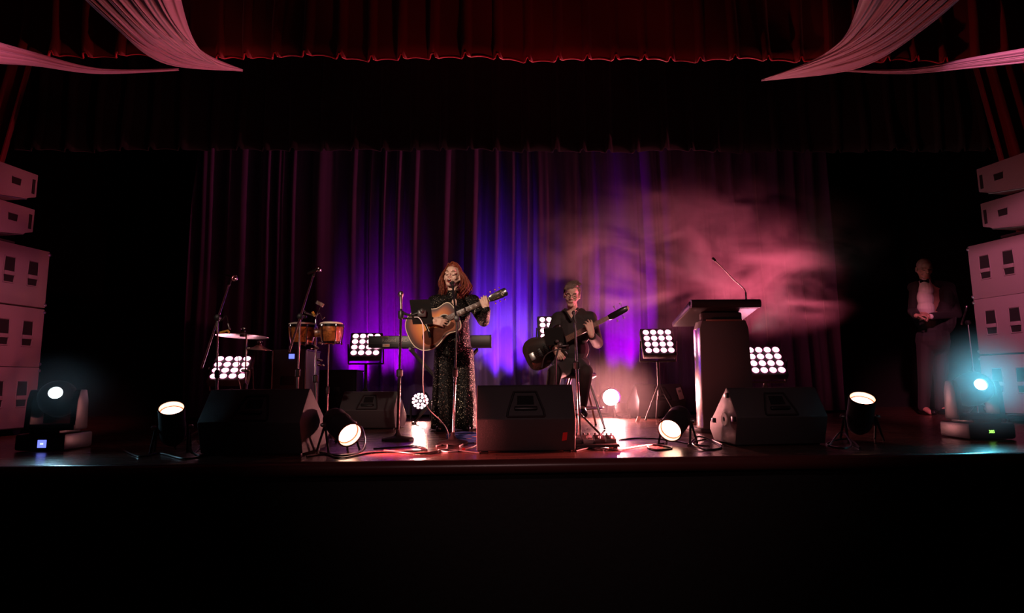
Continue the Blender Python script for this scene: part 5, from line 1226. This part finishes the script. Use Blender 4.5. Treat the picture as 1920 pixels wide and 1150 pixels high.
# ---- haze
def haze(name, label, c, r, dens, seed, col=(1, .92, .94), scale=1.6, thr=.42, inner=.25, smooth=True):
    m = bpy.data.materials.new('thin_haze_' + str(seed)); m.use_nodes = True; nt = m.node_tree
    nt.nodes.remove(nt.nodes['Principled BSDF']); out = nt.nodes['Material Output']
    vs = nt.nodes.new('ShaderNodeVolumeScatter'); vs.inputs['Color'].default_value = (*col, 1); vs.inputs['Anisotropy'].default_value = 0.15
    tc = nt.nodes.new('ShaderNodeTexCoord'); ln = nt.nodes.new('ShaderNodeVectorMath'); ln.operation = 'LENGTH'
    mp = nt.nodes.new('ShaderNodeMapping'); mp.inputs['Scale'].default_value = (1 / r[0], 1 / r[1], 1 / r[2])
    fo = nt.nodes.new('ShaderNodeMapRange'); fo.inputs['From Min'].default_value = 1.0; fo.inputs['From Max'].default_value = inner; fo.interpolation_type = 'SMOOTHERSTEP'
    nz = nt.nodes.new('ShaderNodeTexNoise'); nz.inputs['Scale'].default_value = scale; nz.inputs['Detail'].default_value = 5; nz.inputs['Distortion'].default_value = .7; nz.inputs['Roughness'].default_value = .55
    m2 = nt.nodes.new('ShaderNodeMapping'); m2.inputs['Location'].default_value = (seed, seed * 1.3, 0); m2.inputs['Rotation'].default_value = (0, R(25), 0); m2.inputs['Scale'].default_value = (.75, 1, 1.35)
    th = nt.nodes.new('ShaderNodeMapRange'); th.inputs['From Min'].default_value = thr; th.inputs['From Max'].default_value = thr + .28
    mu = nt.nodes.new('ShaderNodeMath'); mu.operation = 'MULTIPLY'; mv = nt.nodes.new('ShaderNodeMath'); mv.operation = 'MULTIPLY'; mv.inputs[1].default_value = dens
    L = nt.links.new
    L(tc.outputs['Object'], mp.inputs[0]); L(mp.outputs[0], ln.inputs[0]); L(ln.outputs['Value'], fo.inputs[0]); L(tc.outputs['Object'], m2.inputs[0]); L(m2.outputs[0], nz.inputs['Vector'])
    L(nz.outputs['Fac'], th.inputs[0]); L(th.outputs[0], mu.inputs[0]); L(fo.outputs[0], mu.inputs[1]); L(mu.outputs[0], mv.inputs[0]); L(mv.outputs[0], vs.inputs['Density']); L(vs.outputs[0], out.inputs['Volume'])
    g = G(); g.ell((0, 0, 0), r, seg=24); o = part(name, g, m, None); o.location = c
    tag(o, label, 'haze', None, 'stuff'); return o
haze('haze', 'pink-lit theatrical haze drifting above the lectern and the bass player', P(1310, 475, 6.8), (2.6, .85, 1.2), 2.6, 4.0, thr=.45)
haze('haze', 'small haze patch added as the glow around the blazing par can', P(1150, 742, 6.35), (.62, .35, .55), .4, 9.0, scale=.8, thr=.2)  # added haze standing in for the bloom of the par can
haze('haze', 'thin cyan haze added as the glare around the moving head at the right end', P(1842, 718, 4.05), (.46, .40, .46), .9, 11.0, scale=.8, thr=.2, inner=0.0)  # made-up haze that imitates the cyan glare of the lens
haze('haze', 'faint cold haze added as the glow before the moving head at the left end', P(110, 732, 3.9), (.40, .36, .30), .2, 13.0, scale=.8, thr=.2, inner=0.0)  # weaker made-up haze imitating the left lens glow
# unseen lamp added to light the haze from right of the lectern, and a small cold one behind it
spot('added_haze_lamp', P(1660, 690, 7.1), P(1180, 440, 6.1), 1050, (1.0, .13, .23), 62, 1.0, .12)
spot('cold_lamp', P(1408, 622, 6.6), P(1470, 585, 6.6), 10, (.5, 1.0, .95), 80, 1.0, .04)
